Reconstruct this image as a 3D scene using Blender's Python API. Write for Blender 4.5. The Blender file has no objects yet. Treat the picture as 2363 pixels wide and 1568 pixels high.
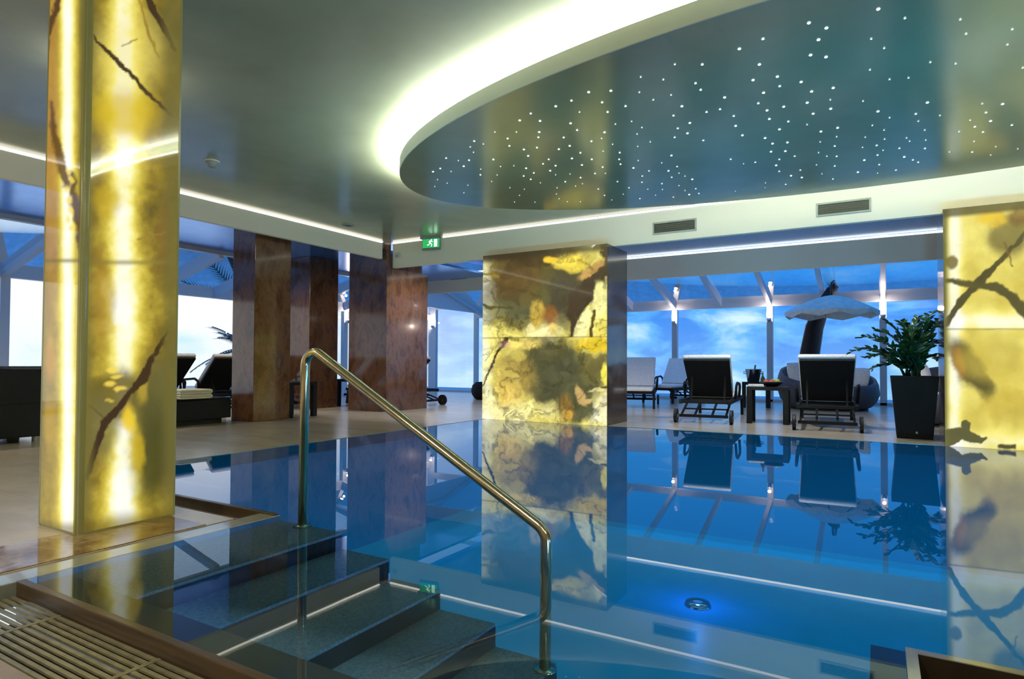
import bpy, bmesh, math, random
import numpy as np
from mathutils import Vector, Matrix
random.seed(7)
PI = math.pi
scene = bpy.context.scene
COL = scene.collection

# ------------------------------------------------------------------ camera (fitted to the photograph)
W, H = 2363, 1568
FPX, YAW, PITCH, ROLL, HOR, EYE = 1428.0, 30.7, 1.2, 0.25, 839.5, 0.85
y_, p_, r_ = (math.radians(a) for a in (YAW, PITCH, ROLL))
Rm = (Matrix.Rotation(y_, 3, 'Z') @ Matrix.Rotation(PI/2 + p_, 3, 'X') @ Matrix.Rotation(r_, 3, 'Z'))
CY = HOR - FPX*math.tan(p_)
cam_d = bpy.data.cameras.new('camera'); cam = bpy.data.objects.new('camera', cam_d); COL.objects.link(cam)
cam.location = (0, 0, EYE); cam.rotation_euler = Rm.to_euler()
cam_d.sensor_width = 36; cam_d.sensor_fit = 'HORIZONTAL'; cam_d.lens = FPX/W*36
cam_d.shift_y = (CY - H/2)/W; cam_d.clip_start = .02; cam_d.clip_end = 400
scene.camera = cam
Rn = np.array(Rm)
def pix(x, y, ax, v):
    """where the line of sight through a photo pixel meets the plane axis=v"""
    d = Rm @ Vector(((x - W/2)/FPX, -(y - CY)/FPX, -1)); c = Vector((0, 0, EYE))
    return c + d*((v - c[ax])/d[ax])
def to_px(P):
    q = (P - np.array([0, 0, EYE])) @ Rn
    return W/2 + FPX*q[:, 0]/-q[:, 2], CY - FPX*q[:, 1]/-q[:, 2]

# ------------------------------------------------------------------ materials
def lin(c):
    f = lambda v: v/12.92 if v <= .04045 else ((v+.055)/1.055)**2.4
    return tuple(f(v/255) for v in c)
def rgba(c): return (*lin(c), 1)
class Mat:
    def __init__(s, name):
        s.m = bpy.data.materials.new(name); s.m.use_nodes = True
        s.nt = s.m.node_tree; s.nt.nodes.clear()
        s.out = s.n('ShaderNodeOutputMaterial')
    def n(s, t, **k):
        nd = s.nt.nodes.new(t)
        for a, b in k.items(): setattr(nd, a, b)
        return nd
    def l(s, a, b): s.nt.links.new(a, b)
    def noise(s, scale, detail=4, rough=.55, dist=0, stretch=None, coord='Object'):
        tc = s.n('ShaderNodeTexCoord'); mp = s.n('ShaderNodeMapping')
        if stretch: mp.inputs['Scale'].default_value = stretch
        s.l(tc.outputs[coord], mp.inputs[0])
        nz = s.n('ShaderNodeTexNoise'); nz.inputs['Scale'].default_value = scale
        nz.inputs['Detail'].default_value = detail; nz.inputs['Roughness'].default_value = rough
        nz.inputs['Distortion'].default_value = dist
        s.l(mp.outputs[0], nz.inputs['Vector']); return nz.outputs['Fac']
    def ramp(s, fac, stops):
        r = s.n('ShaderNodeValToRGB'); e = r.color_ramp.elements
        while len(e) < len(stops): e.new(.5)
        for k, (p, c) in enumerate(stops): e[k].position = p; e[k].color = rgba(c)
        s.l(fac, r.inputs[0]); return r.outputs[0]
def pbr(name, c, rough=.5, metal=0, spec=.5, coat=0, c2=None, nscale=8, stretch=None, bump=0, bscale=None, emit=None, estr=0, detail=4, ior=1.5):
    M = Mat(name); b = M.n('ShaderNodeBsdfPrincipled')
    b.inputs['Roughness'].default_value = rough; b.inputs['Metallic'].default_value = metal
    b.inputs['IOR'].default_value = ior; b.inputs['Specular IOR Level'].default_value = spec if ior == 1.5 else .5; b.inputs['Coat Weight'].default_value = coat
    b.inputs['Coat Roughness'].default_value = .03
    c2 = c2 or tuple(min(255, v*1.08+2) for v in c)
    nz = M.noise(nscale, detail, stretch=stretch)
    M.l(M.ramp(nz, [(.35, c), (.65, c2)]), b.inputs['Base Color'])
    if bump:
        bn = M.n('ShaderNodeBump'); bn.inputs['Strength'].default_value = bump; bn.inputs['Distance'].default_value = .01
        M.l(M.noise(bscale or nscale*6, 3, stretch=stretch), bn.inputs['Height']); M.l(bn.outputs[0], b.inputs['Normal'])
    if emit:
        b.inputs['Emission Color'].default_value = rgba(emit); b.inputs['Emission Strength'].default_value = estr
    M.l(b.outputs[0], M.out.inputs[0]); M.b = b
    return M.m
def emis(name, c, s, sample=True):
    M = Mat(name); e = M.n('ShaderNodeEmission'); e.inputs[0].default_value = rgba(c); e.inputs[1].default_value = s
    M.l(e.outputs[0], M.out.inputs[0])
    if not sample: M.m.cycles.emission_sampling = 'NONE'
    return M.m
def glassy(name, tint, ior, rough=0, bump=0):
    M = Mat(name); f = M.n('ShaderNodeFresnel'); f.inputs[0].default_value = ior
    t = M.n('ShaderNodeBsdfTransparent'); t.inputs[0].default_value = (*tint, 1)
    g = M.n('ShaderNodeBsdfGlossy'); g.inputs['Roughness'].default_value = rough; g.inputs[0].default_value = (1, 1, 1, 1)
    mx = M.n('ShaderNodeMixShader'); M.l(f.outputs[0], mx.inputs[0]); M.l(t.outputs[0], mx.inputs[1]); M.l(g.outputs[0], mx.inputs[2])
    if bump:
        bn = M.n('ShaderNodeBump'); bn.inputs['Strength'].default_value = bump; bn.inputs['Distance'].default_value = .02
        M.l(M.noise(1.3, 2), bn.inputs['Height']); M.l(bn.outputs[0], g.inputs['Normal']); M.l(bn.outputs[0], f.inputs['Normal'])
    M.l(mx.outputs[0], M.out.inputs[0]); return M.m
def tile_floor(name, ca, cb, joint, rough, size=(1.2, .6)):
    M = Mat(name); b = M.n('ShaderNodeBsdfPrincipled')
    base = M.ramp(M.noise(1.6, 6, .65, .4, (1, 2.5, 1)), [(.3, ca), (.7, cb)])
    tc = M.n('ShaderNodeTexCoord'); br = M.n('ShaderNodeTexBrick')
    br.inputs['Scale'].default_value = 1; br.inputs['Mortar Size'].default_value = .003; br.inputs['Mortar Smooth'].default_value = .3
    br.inputs['Brick Width'].default_value = size[0]; br.inputs['Row Height'].default_value = size[1]
    br.inputs['Color1'].default_value = (1, 1, 1, 1); br.inputs['Color2'].default_value = (.93, .92, .9, 1); br.inputs['Mortar'].default_value = (*[joint]*3, 1)
    M.l(tc.outputs['Object'], br.inputs['Vector'])
    mx = M.n('ShaderNodeMix', data_type='RGBA', blend_type='MULTIPLY'); mx.inputs['Factor'].default_value = 1
    M.l(base, mx.inputs['A']); M.l(br.outputs['Color'], mx.inputs['B']); M.l(mx.outputs['Result'], b.inputs['Base Color'])
    b.inputs['Roughness'].default_value = rough; M.l(b.outputs[0], M.out.inputs[0]); return M.m
def marble(name, stops, rough=.12, scale=2.2, dist=1.2, stretch=None):
    M = Mat(name); b = M.n('ShaderNodeBsdfPrincipled')
    M.l(M.ramp(M.noise(scale, 10, .7, dist, stretch), stops), b.inputs['Base Color'])
    b.inputs['Roughness'].default_value = rough; b.inputs['Coat Weight'].default_value = .3; b.inputs['Coat Roughness'].default_value = .05
    M.l(b.outputs[0], M.out.inputs[0]); return M.m
def onyx_mat(name, strength):
    M = Mat(name); b = M.n('ShaderNodeBsdfPrincipled'); at = M.n('ShaderNodeAttribute'); at.attribute_name = 'stone'
    M.l(at.outputs['Color'], b.inputs['Emission Color']); b.inputs['Emission Strength'].default_value = strength
    b.inputs['Base Color'].default_value = (.06, .05, .03, 1); b.inputs['Roughness'].default_value = .04; b.inputs['Specular IOR Level'].default_value = .5
    M.l(b.outputs[0], M.out.inputs[0]); return M.m

m = {}
m['floor'] = tile_floor('travertine_floor', (176, 163, 142), (198, 186, 164), .8, .22)
m['lowfloor'] = tile_floor('wet_floor', (128, 112, 84), (160, 142, 108), .7, .2)
m['ceil'] = pbr('satin_stretch_ceiling', (156, 162, 136), .2, spec=1.0, ior=1.75, nscale=1)
m['oval'] = pbr('satin_star_ceiling', (124, 136, 104), .19, spec=1.0, ior=2.4, nscale=1)
m['rim'] = pbr('canopy_rim_paint', (205, 208, 198), .5, c2=(206, 209, 200), nscale=.7)
m['cream'] = pbr('cream_bulkhead_paint', (246, 236, 212), .55, c2=(247, 238, 214), nscale=.7)
m['soffit'] = pbr('soffit_sky_tint', (84, 152, 238), .2, .7, spec=1)  # blue base colour stands in for the sky reflected in the soffit
m['white'] = pbr('white_frame_paint', (214, 218, 226), .35, c2=(216, 220, 228), nscale=.7)
m['wallp'] = pbr('plain_wall_paint', (120, 112, 92), .6)
m['brown'] = marble('brown_red_marble', [(.25, (52, 34, 24)), (.42, (96, 62, 40)), (.53, (124, 86, 58)), (.64, (88, 62, 54)), (.82, (158, 130, 102))], .12, 4.2, .35, (1, 1, .55))
m['dmarble'] = marble('dark_grey_marble', [(.3, (48, 42, 40)), (.55, (82, 70, 62)), (.8, (112, 92, 76))])
m['inlay'] = marble('red_gold_marble_inlay', [(.3, (84, 46, 30)), (.45, (130, 98, 66)), (.58, (160, 138, 100)), (.7, (104, 66, 50)), (.85, (200, 186, 150))], .1, 4)
m['onyx'] = onyx_mat('backlit_onyx', .71)
m['edge'] = pbr('pillar_edge_glass', (96, 96, 60), .3, coat=.1, emit=(120, 116, 60), estr=.35)
m['steel'] = pbr('brushed_steel', (196, 186, 158), .2, 1, nscale=40, stretch=(1, 1, .1))
m['curb'] = pbr('brown_stone_curb', (56, 45, 29), .28, c2=(80, 64, 43), nscale=6, stretch=(.3, 6, 6))
m['curbdark'] = pbr('dark_stone_curb', (36, 29, 18), .35, c2=(50, 40, 26), nscale=6)
m['strip'] = pbr('wet_edge_stone', (128, 132, 118), .1, c2=(160, 158, 136), nscale=4, coat=.5)
m['grate'] = pbr('grate_plastic', (124, 118, 88), .35, c2=(100, 96, 72), nscale=20)
m['dark'] = pbr('dark_void', (14, 14, 12), .6)
m['led'] = emis('led_line', (255, 248, 226), 1.7)
m['ledring'] = emis('led_cove_ring', (250, 255, 244), 480)
m['rimfill'] = emis('added_rim_glow', (255, 250, 226), 44)  # for the glowing strip added to the canopy rim
m['star'] = emis('star_point', (226, 248, 250), 2.2, False)
m['stardim'] = emis('star_point_dim', (150, 190, 205), .8, False)
m['pool'] = pbr('glowing_pool_lining', (36, 136, 190), .4, c2=(24, 120, 180), nscale=1.2, spec=.1, emit=(0, 136, 180), estr=.24)  # emission of the lining imitates light in the water
m['poolwall'] = pbr('dark_glowing_wall_lining', (8, 44, 78), .6, spec=0, nscale=1.2, emit=(0, 100, 156), estr=.4)  # darker blue and own emission imitate the dimmer light at the pool walls
m['step'] = pbr('pool_step_steel', (146, 176, 200), .4, c2=(110, 138, 164), nscale=90, bump=.25, bscale=160)
m['riser'] = pbr('pool_step_riser', (20, 25, 34), .4)
m['ledge'] = pbr('pool_ledge_steel', (96, 88, 70), .35, c2=(84, 82, 88), nscale=3)
m['water'] = glassy('pool_water', (.72, .93, 1.0), 1.5, 0, .012)
m['pane'] = glassy('window_pane', (.96, .98, .99), 1.45)
m['roofpane'] = glassy('roof_pane', (.8, .94, 1.0), 1.08)
m['wicker'] = pbr('black_wicker', (13, 13, 14), .7, spec=.3, c2=(8, 8, 10), nscale=120, bump=.6, bscale=200)
m['bwicker'] = pbr('blue_grey_wicker', (66, 70, 84), .5, c2=(44, 48, 62), nscale=90, bump=.6, bscale=160)
m['rubber'] = pbr('black_rubber', (16, 16, 17), .6)
m['cushion'] = pbr('white_cushion_cloth', (226, 222, 218), .85, nscale=30, bump=.15)
m['towel'] = pbr('cream_towel_cloth', (232, 222, 188), .9, nscale=60, bump=.5, bscale=240)
m['canvas'] = pbr('parasol_canvas', (222, 220, 216), .8, nscale=10)
m['leaf'] = pbr('glossy_leaf', (28, 62, 34), .3, c2=(52, 92, 44), nscale=5)
m['palm'] = pbr('palm_leaf', (36, 78, 84), .5, c2=(58, 100, 96), nscale=5)
m['soil'] = pbr('potting_soil', (30, 24, 18), .9, bump=.5)
m['chrome'] = pbr('polished_metal', (206, 206, 208), .12, 1)
m['bottle'] = pbr('green_bottle_glass', (30, 50, 30), .08, coat=.5)
m['fruitr'] = pbr('red_fruit_skin', (150, 42, 34), .35, c2=(180, 80, 40))
m['fruity'] = pbr('yellow_green_fruit_skin', (168, 156, 52), .35, c2=(120, 136, 44))
m['sconce'] = emis('sconce_bulb', (255, 226, 196), 14)
m['plight'] = emis('added_underwater_lamp', (190, 235, 255), 6)
m['green'] = emis('exit_green', (44, 160, 84), 1.0, False)
m['exwhite'] = emis('exit_white', (206, 255, 220), 1.2, False)
m['grey'] = pbr('grey_plastic', (140, 146, 138), .4)
m['ventdark'] = pbr('vent_louvre', (40, 44, 40), .5)
m['snow'] = pbr('hazy_snow', (196, 216, 236), .9, c2=(150, 180, 214), nscale=.15)
m['terrace'] = pbr('terrace_slab', (176, 186, 200), .7)
m['mast'] = pbr('dark_mast_wood', (30, 28, 34), .5)

# ------------------------------------------------------------------ mesh builder
class MB:
    def __init__(s): s.v = []; s.f = []; s.sm = []; s.mi = []
    def add(s, vs, fs, smooth=False, mi=0):
        o = len(s.v); s.v += [tuple(v) for v in vs]
        for f in fs: s.f.append([o+i for i in f]); s.sm.append(smooth); s.mi.append(mi)
        return s
    def box(s, a, b, mi=0, M=None):
        (x0, y0, z0), (x1, y1, z1) = a, b
        vs = [(x0,y0,z0),(x1,y0,z0),(x1,y1,z0),(x0,y1,z0),(x0,y0,z1),(x1,y0,z1),(x1,y1,z1),(x0,y1,z1)]
        if M: vs = [M @ Vector(v) for v in vs]
        return s.add(vs, [(0,3,2,1),(4,5,6,7),(0,1,5,4),(1,2,6,5),(2,3,7,6),(3,0,4,7)], mi=mi)
    def hexa(s, vs, mi=0): return s.add(vs, [(0,3,2,1),(4,5,6,7),(0,1,5,4),(1,2,6,5),(2,3,7,6),(3,0,4,7)], mi=mi)
    def bar(s, p, q, w, h, up=(0, 0, 1), mi=0):
        p, q = Vector(p), Vector(q); d = (q-p).normalized(); u = Vector(up)
        sd = d.cross(u)
        if sd.length < 1e-4: sd = d.cross(Vector((1, 0, 0)))
        sd.normalize(); u = sd.cross(d).normalized()
        vs = [c + sd*a*w/2 + u*b*h/2 for c in (p, q) for a, b in ((-1,-1),(1,-1),(1,1),(-1,1))]
        return s.add(vs, [(0,1,2,3),(7,6,5,4),(0,4,5,1),(1,5,6,2),(2,6,7,3),(3,7,4,0)], mi=mi)
    def tube(s, path, r, n=12, mi=0, flat=1.0):
        path = [Vector(p) for p in path]; R = r if isinstance(r, (list, tuple)) else [r]*len(path)
        vs = []; prev = None
        for i, p in enumerate(path):
            t = (path[min(i+1, len(path)-1)] - path[max(i-1, 0)]).normalized()
            if prev is None: a = t.orthogonal().normalized() if abs(t.z) > .99 else t.cross(Vector((0,0,1))).normalized()
            else: a = (prev - t*prev.dot(t)).normalized()
            prev = a; b = t.cross(a)
            vs += [p + (a*math.cos(k*2*PI/n) + b*math.sin(k*2*PI/n)*flat)*R[i] for k in range(n)]
        fs = [(i*n+k, i*n+(k+1)%n, (i+1)*n+(k+1)%n, (i+1)*n+k) for i in range(len(path)-1) for k in range(n)]
        s.add(vs, fs, True, mi)
        o = len(s.v)-len(vs)
        s.f.append([o+k for k in range(n)][::-1]); s.sm.append(False); s.mi.append(mi)
        s.f.append([o+(len(path)-1)*n+k for k in range(n)]); s.sm.append(False); s.mi.append(mi)
        return s
    def lathe(s, prof, n=28, c=(0, 0, 0), mi=0, smooth=True):
        c = Vector(c); vs = [c + Vector((r*math.cos(k*2*PI/n), r*math.sin(k*2*PI/n), z)) for r, z in prof for k in range(n)]
        return s.add(vs, [(i*n+k, i*n+(k+1)%n, (i+1)*n+(k+1)%n, (i+1)*n+k) for i in range(len(prof)-1) for k in range(n)], smooth, mi)
    def ball(s, c, r, n=14, sc=(1, 1, 1), mi=0):
        prof = [(max(1e-4, math.sin(PI*i/n)), -math.cos(PI*i/n)) for i in range(n+1)]
        c = Vector(c); k2 = 2*n
        vs = [c + Vector((a*math.cos(k*2*PI/k2)*sc[0], a*math.sin(k*2*PI/k2)*sc[1], z*sc[2]))*r for a, z in prof for k in range(k2)]
        return s.add(vs, [(i*k2+k, i*k2+(k+1)%k2, (i+1)*k2+(k+1)%k2, (i+1)*k2+k) for i in range(n) for k in range(k2)], True, mi)
    def prism(s, poly, z0, z1, mi=0):
        n = len(poly); vs = [(x, y, z) for z in (z0, z1) for x, y in poly]
        return s.add(vs, [tuple(range(n))[::-1], tuple(range(n, 2*n))] + [(i, (i+1) % n, n+(i+1) % n, n+i) for i in range(n)], mi=mi)
    def build(s, name, mat, parent=None, bevel=0, seg=2, sub=0):
        me = bpy.data.meshes.new(name); me.from_pydata(s.v, [], s.f)
        for mt in (mat if isinstance(mat, (list, tuple)) else [mat]): me.materials.append(mt)
        me.polygons.foreach_set('use_smooth', s.sm); me.polygons.foreach_set('material_index', s.mi); me.update()
        o = bpy.data.objects.new(name, me); COL.objects.link(o)
        if bevel:
            b = o.modifiers.new('bevel', 'BEVEL'); b.width = bevel; b.segments = seg; b.limit_method = 'ANGLE'; b.angle_limit = .7
        if sub:
            b = o.modifiers.new('sub', 'SUBSURF'); b.levels = sub; b.render_levels = sub
        if parent: o.parent = parent
        return o
def tag(o, label, cat, group=None, kind=None):
    o['label'] = label; o['category'] = cat
    if group: o['group'] = group
    if kind: o['kind'] = kind
    return o
def empty(name, label, cat, loc=(0, 0, 0), rz=0, group=None):
    o = bpy.data.objects.new(name, None); COL.objects.link(o); o.location = loc; o.rotation_euler = (0, 0, rz); o.empty_display_size = .1
    return tag(o, label, cat, group)
def struct(o): o['kind'] = 'structure'; return o
def dup(root, loc, rz, label, group=None, scale=None):
    r = root.copy(); COL.objects.link(r); r.location = loc; r.rotation_euler = (0, 0, rz); r['label'] = label
    if group: r['group'] = group
    if scale: r.scale = scale
    for ch in list(root.children):
        c = ch.copy(); COL.objects.link(c); c.parent = r
        for g in list(ch.children):
            d = g.copy(); COL.objects.link(d); d.parent = c
    return r
def box1(name, a, b, mat, parent=None, bevel=0): return MB().box(a, b).build(name, mat, parent, bevel)

# ------------------------------------------------------------------ room shell
FX, FY = -7.42, 8.22          # left and back bulkheads
GX, GY = -12.0, 15.2          # left and back glazing
CZ = 2.97                     # main ceiling
PXL, PYB = -5.22, 8.0         # pool left / back edge
NX, NY = -2.88, 2.33          # peninsula corner
CYN = 1.12                    # near pool edge
RX, RY = .06, 2.2             # right peninsula corner
XE, YS = 4.6, -3.0            # east wall and wall behind the viewer
WZ = -.004

f = MB()
f.box((GX, YS, -.12), (PXL, GY, 0)); f.box((PXL, PYB, -.12), (XE, GY, 0))
f.box((PXL, YS, -.12), (NX-.14, 2.14, 0))
struct(f.build('floor', m['floor']))
lf = MB(); lf.box((NX-.14, YS, -.16), (XE, .835, -.05)); lf.box((RX+.03, .835, -.16), (XE, RY-.33, -.05))
lf.box((PXL, 2.14, -.16), (NX-.02, NY-.03, -.055))
struct(lf.build('trim_1', m['lowfloor']))
e = MB(); e.box((NX-.14, .835, -.10), (NX, NY, -.003))
struct(e.build('trim_2', m['strip'], bevel=.004))
e = MB(); e.box((NX+.02, CYN-.03, -.15), (RX+.03, CYN, .006)); struct(e.build('trim_3', m['curb'], bevel=.004))
e = MB(); e.box((PXL, NY-.03, -.15), (NX-.02, NY, .006)); struct(e.build('trim_4', m['curb'], bevel=.004))
e = MB(); e.box((RX+.03, RY-.03, -.15), (XE, RY, .008)); e.box((RX, CYN, -.15), (RX+.03, RY, .008)); struct(e.build('trim_5', m['curbdark']))
e = MB(); e.box((RX, RY-.03, .008), (XE, RY, .011)); e.box((RX, CYN, .008), (RX+.03, RY-.03, .011)); struct(e.build('trim_11', m['strip']))
e = MB(); e.box((NX, CYN, -.2), (RX, CYN+.16, -.03)); e.box((RX-.09, CYN+.16, -1.3), (RX, RY+.07, -.03)); e.box((RX, RY, -1.3), (XE, RY+.07, -.03))
struct(e.build('trim_6', m['ledge']))
e = MB(); e.box((-3.46, .45, 0), (NX-.15, 1.98, .004)); struct(e.build('trim_7', m['inlay']))

# pool basin (inside faces)
PB = -1.3
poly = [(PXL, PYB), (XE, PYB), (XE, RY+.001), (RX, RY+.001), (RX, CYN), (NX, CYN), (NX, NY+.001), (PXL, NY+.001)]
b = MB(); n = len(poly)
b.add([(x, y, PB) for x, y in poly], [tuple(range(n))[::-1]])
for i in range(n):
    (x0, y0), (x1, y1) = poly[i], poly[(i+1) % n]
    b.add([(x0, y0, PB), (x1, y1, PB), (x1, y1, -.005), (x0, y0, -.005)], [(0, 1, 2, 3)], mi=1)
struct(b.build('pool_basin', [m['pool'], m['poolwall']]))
w = MB(); w.add([(x, y, WZ) for x, y in poly], [tuple(range(n))[::-1]])
tag(w.build('pool_water', m['water']), 'still clear blue water filling the pool, mirroring the room', 'water', kind='stuff')

# walls, ceiling
struct(box1('wall_right', (XE, YS, -.2), (XE+.1, GY, 3.4), m['wallp']))
struct(box1('wall_front', (GX, YS-.1, -.2), (XE, YS, 3.4), m['wallp']))
c = MB(); c.box((FX, YS, CZ), (XE, FY, CZ+.06)); struct(c.build('ceiling', m['ceil']))
c = MB(); c.box((FX+.02, FY+.1, CZ), (XE, 11.75, CZ+.05)); c.box((-10.05, YS, 2.81), (FX-.06, 11.75, 2.86))
struct(c.build('ceiling_soffit', m['soffit']))
struct(box1('ceiling_vestibule', (GX, 13.3, 3.25), (-10.05, GY, 3.3), m['white']))
# bulkheads
c = MB(); c.box((FX-.08, YS, 2.66), (FX, FY-.15, 2.935)); struct(c.build('trim_8', m['cream'], bevel=.004))
c = MB(); c.box((FX+.1, FY, 2.515), (XE, FY+.08, 2.935)); struct(c.build('trim_9', m['cream'], bevel=.004))
c = MB(); c.box((-10.05, 11.7, 2.51), (XE, 11.76, 2.93)); struct(c.build('trim_10', m['cream'], bevel=.004))
tag(box1('light_line', (FX-.03, YS, 2.944), (FX+.004, FY-.15, 2.964), m['led']), 'thin white light line running along the top of the left bulkhead', 'strip light')
tag(box1('light_line', (FX+.1, FY-.004, 2.944), (XE, FY+.03, 2.964), m['led']), 'thin white light line along the bulkhead top behind the exit sign', 'strip light')
tag(box1('light_line', (-9.0, 11.696, 2.936), (XE-2.8, 11.73, 2.962), m['led']), 'thin white light line along the far white bulkhead near the glazed roof', 'strip light')

# ------------------------------------------------------------------ suspended oval with stars
OC, OA, OB = Vector((.02, 5.49, 0)), 4.46, 2.085
def ell(k, n, s=1.0): t = 2*PI*k/n; return (OC.x + (OA+s)*math.cos(t), OC.y + (OB+s)*math.sin(t))
oval = empty('oval_ceiling_canopy', 'large suspended oval ceiling canopy with star lights and glowing cove above its rim', 'ceiling canopy', (OC.x, OC.y, 2.75))
def at_oval(o): o.parent = oval; o.matrix_parent_inverse = Matrix.Translation((-OC.x, -OC.y, -2.75)); return o
N = 128
o1 = MB(); o1.add([(*ell(k, N, -.004), 2.75) for k in range(N)], [tuple(range(N))[::-1]]); at_oval(o1.build('star_panel', m['oval']))
o2 = MB()
for (s0, z0), (s1, z1) in (((-.004, 2.75), (0, 2.754)), ((0, 2.754), (0, 2.878)), ((0, 2.878), (-.006, 2.878)), ((-.006, 2.892), (-.03, 2.892)), ((-.03, 2.892), (-.03, 2.86)), ((-.03, 2.86), (-.5, 2.86))):
    o2.add([(*ell(k, N, s0), z0) for k in range(N)] + [(*ell(k, N, s1), z1) for k in range(N)], [(k, (k+1) % N, N+(k+1) % N, N+k) for k in range(N)], True)
at_oval(o2.build('rim', m['rim']))
o4 = MB(); o4.add([(*ell(k, N, -.006), 2.878) for k in range(N)] + [(*ell(k, N, -.006), 2.892) for k in range(N)], [(k, (k+1) % N, N+(k+1) % N, N+k) for k in range(N)]); at_oval(o4.build('added_rim_strip', m['rimfill']))  # glowing strip added on the rim lip to brighten the bulkheads
o3 = MB(); o3.add([(*ell(k, N, -.05), 2.889) for k in range(N)] + [(*ell(k, N, -.11), 2.889) for k in range(N)], [(k, (k+1) % N, N+(k+1) % N, N+k) for k in range(N)])
at_oval(o3.build('cove_light', m['ledring']))

def star_px(): # bright points read off the photograph
    A = [(1253,535,3),(1382,527,3),(1153,584,2),(1331,594,2),(1062,617,3),(917,659,2),(853,699,3),(971,702,3),(1363,650,2),(1200,650,1),(1148,716,3),(1186,755,2),(1467,616,2),(1408,720,1),(709,766,1),(834,766,1),(966,767,3),(961,797,2),(1345,768,3),(1328,803,1),(1108,798,2),(589,819,2),(642,835,1),(783,804,2),(793,847,2),(877,868,3),(953,857,2),(1143,847,3),(1269,820,2),(1080,866,3),(566,853,1),(585,884,1),(902,905,3),(1205,887,2),(1337,877,1),(1392,837,1),(1433,886,2),(426,918,2),(559,930,2),(497,932,0),(700,926,3),(1021,925,2),(1156,920,3),(1271,925,3),(1430,925,2),(528,965,3),(392,978,2),(350,997,3),(455,995,1),(627,982,1),(625,1015,2),(742,966,1),(819,962,1),(890,977,3),(988,951,2),(1061,962,3),(1214,958,3),(1438,953,2),(935,1004,2),(1030,991,3),(876,1022,2),(722,1015,1),(917,1041,2),(973,1061,1),(1145,1010,0),(1206,1031,2),(1117,1055,2),(1061,1014,1),(1290,1007,2),(1350,1006,1),(1334,970,2),(376,1043,0),(360,1083,0),(432,1063,1),(552,1075,0),(529,1119,1),(690,1053,1),(796,1090,1),(880,1098,0),(1070,1090,1),(1066,1126,1),(1177,1080,1),(1217,1066,1),(1309,1097,2),(1420,1054,2),(1487,1090,2),(852,1134,1),(823,1172,1),(941,1173,1),(1081,1153,1),(1129,1170,1),(1205,1170,1),(1345,1134,2),(1387,1160,0),(1454,1127,1),(1513,975,3),(1603,992,2),(1540,932,1),(1564,1022,2),(1562,1058,2),(1596,1098,1),(1550,1153,2),(1641,1133,1),(1753,373,1),(1912,374,2),(1555,446,0),(1686,461,1),(1873,483,2),(1903,521,2),(1547,535,0),(1628,579,1),(1731,551,0),(1502,704,0),(1562,740,1),(1534,778,0),(1610,823,0),(1538,849,0),(1794,617,3),(1745,671,2),(1840,714,3),(1770,745,2),(1826,774,3),(1752,797,2),(1937,650,2),(1918,815,2),(1733,903,3),(1677,945,1),(1766,967,2),(1716,992,3),(1735,1029,2),(1777,1005,1),(1812,1022,1),(1854,1041,3),(1678,1066,2),(1681,1100,1),(1777,1077,1),(1874,1095,2),(1836,1130,3),(1892,1123,2),(1812,1106,1),(1744,1144,2)]
    B = [(648,166,3),(775,203,3),(718,288,3),(660,399,3),(772,413,3),(1150,66,3),(1343,131,1),(316,281,2),(145,354,3),(290,467,3),(420,555,3),(437,624,2),(244,580,3),(592,594,3),(824,637,3),(320,672,3),(668,663,3),(636,744,3),(803,722,0),(806,788,3),(38,706,3),(282,748,2),(466,773,3),(345,800,3),(679,824,3),(5,791,2),(104,840,2),(362,862,3),(499,880,2),(118,912,3),(435,937,3),(635,902,0),(735,953,3),(856,926,3),(167,980,3),(331,1000,3),(385,1040,3),(493,1032,3),(849,990,1),(730,1027,1),(374,1099,3),(478,1095,3),(835,1058,2),(545,1131,2),(434,1154,2),(82,1153,2),(260,1175,2),(411,1198,3),(433,1241,2),(778,1131,1),(849,1132,2),(718,1105,0),(586,1232,2),(519,1273,3),(597,1286,3),(835,1202,2),(703,1194,1),(742,1258,0),(822,1296,2),(480,1335,2),(334,1323,1),(331,1358,0),(116,1384,1),(175,1185,0),(1099,281,0),(1193,348,0),(1090,505,0),(1232,574,1),(1369,563,0),(1527,450,0),(1744,140,1),(1786,244,1),(2120,211,1),(2085,322,0),(1710,460,0),(1506,743,3),(1148,807,3),(1040,732,0),(1422,825,2),(1440,877,1),(1596,836,1),(1232,852,1),(1107,908,1),(1192,941,1),(1487,941,1),(1056,993,0),(1196,1007,1),(1494,1014,0),(1355,999,1),(1377,1022,1),(1139,1053,2),(1036,1067,0),(1185,1088,1),(1303,1074,2),(1488,1075,2),(1145,1123,2),(1338,1137,3),(1049,1160,3),(1401,1158,2),(1439,1175,2),(1157,1192,2),(1003,1247,3),(1278,1232,2),(1145,1253,1),(2050,754,3),(1903,750,1),(1930,815,2),(1815,870,1),(1963,877,3),(1849,918,2),(2117,906,2),(1735,953,1),(1908,956,2),(1843,1024,1),(2000,1062,0),(1830,1101,2),(1665,1100,0),(2196,490,1),(2160,1077,0),(1964,1122,0)]
    return [(860+x/2.514, y/2.514, s) for x, y, s in A] + [(1660+x/3.1366, y/3.1366, s) for x, y, s in B]
STARS = star_px(); STARS.sort(key=lambda t: -t[2])
RAD = {3: .0098, 2: .0082, 1: .0074, 0: .007}
def disc(mb, c, r, n=10): mb.add([(c[0]+r*math.cos(2*PI*k/n), c[1]+r*math.sin(2*PI*k/n), c[2]) for k in range(n)], [tuple(range(n))[::-1]])
star_me = {}
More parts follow.
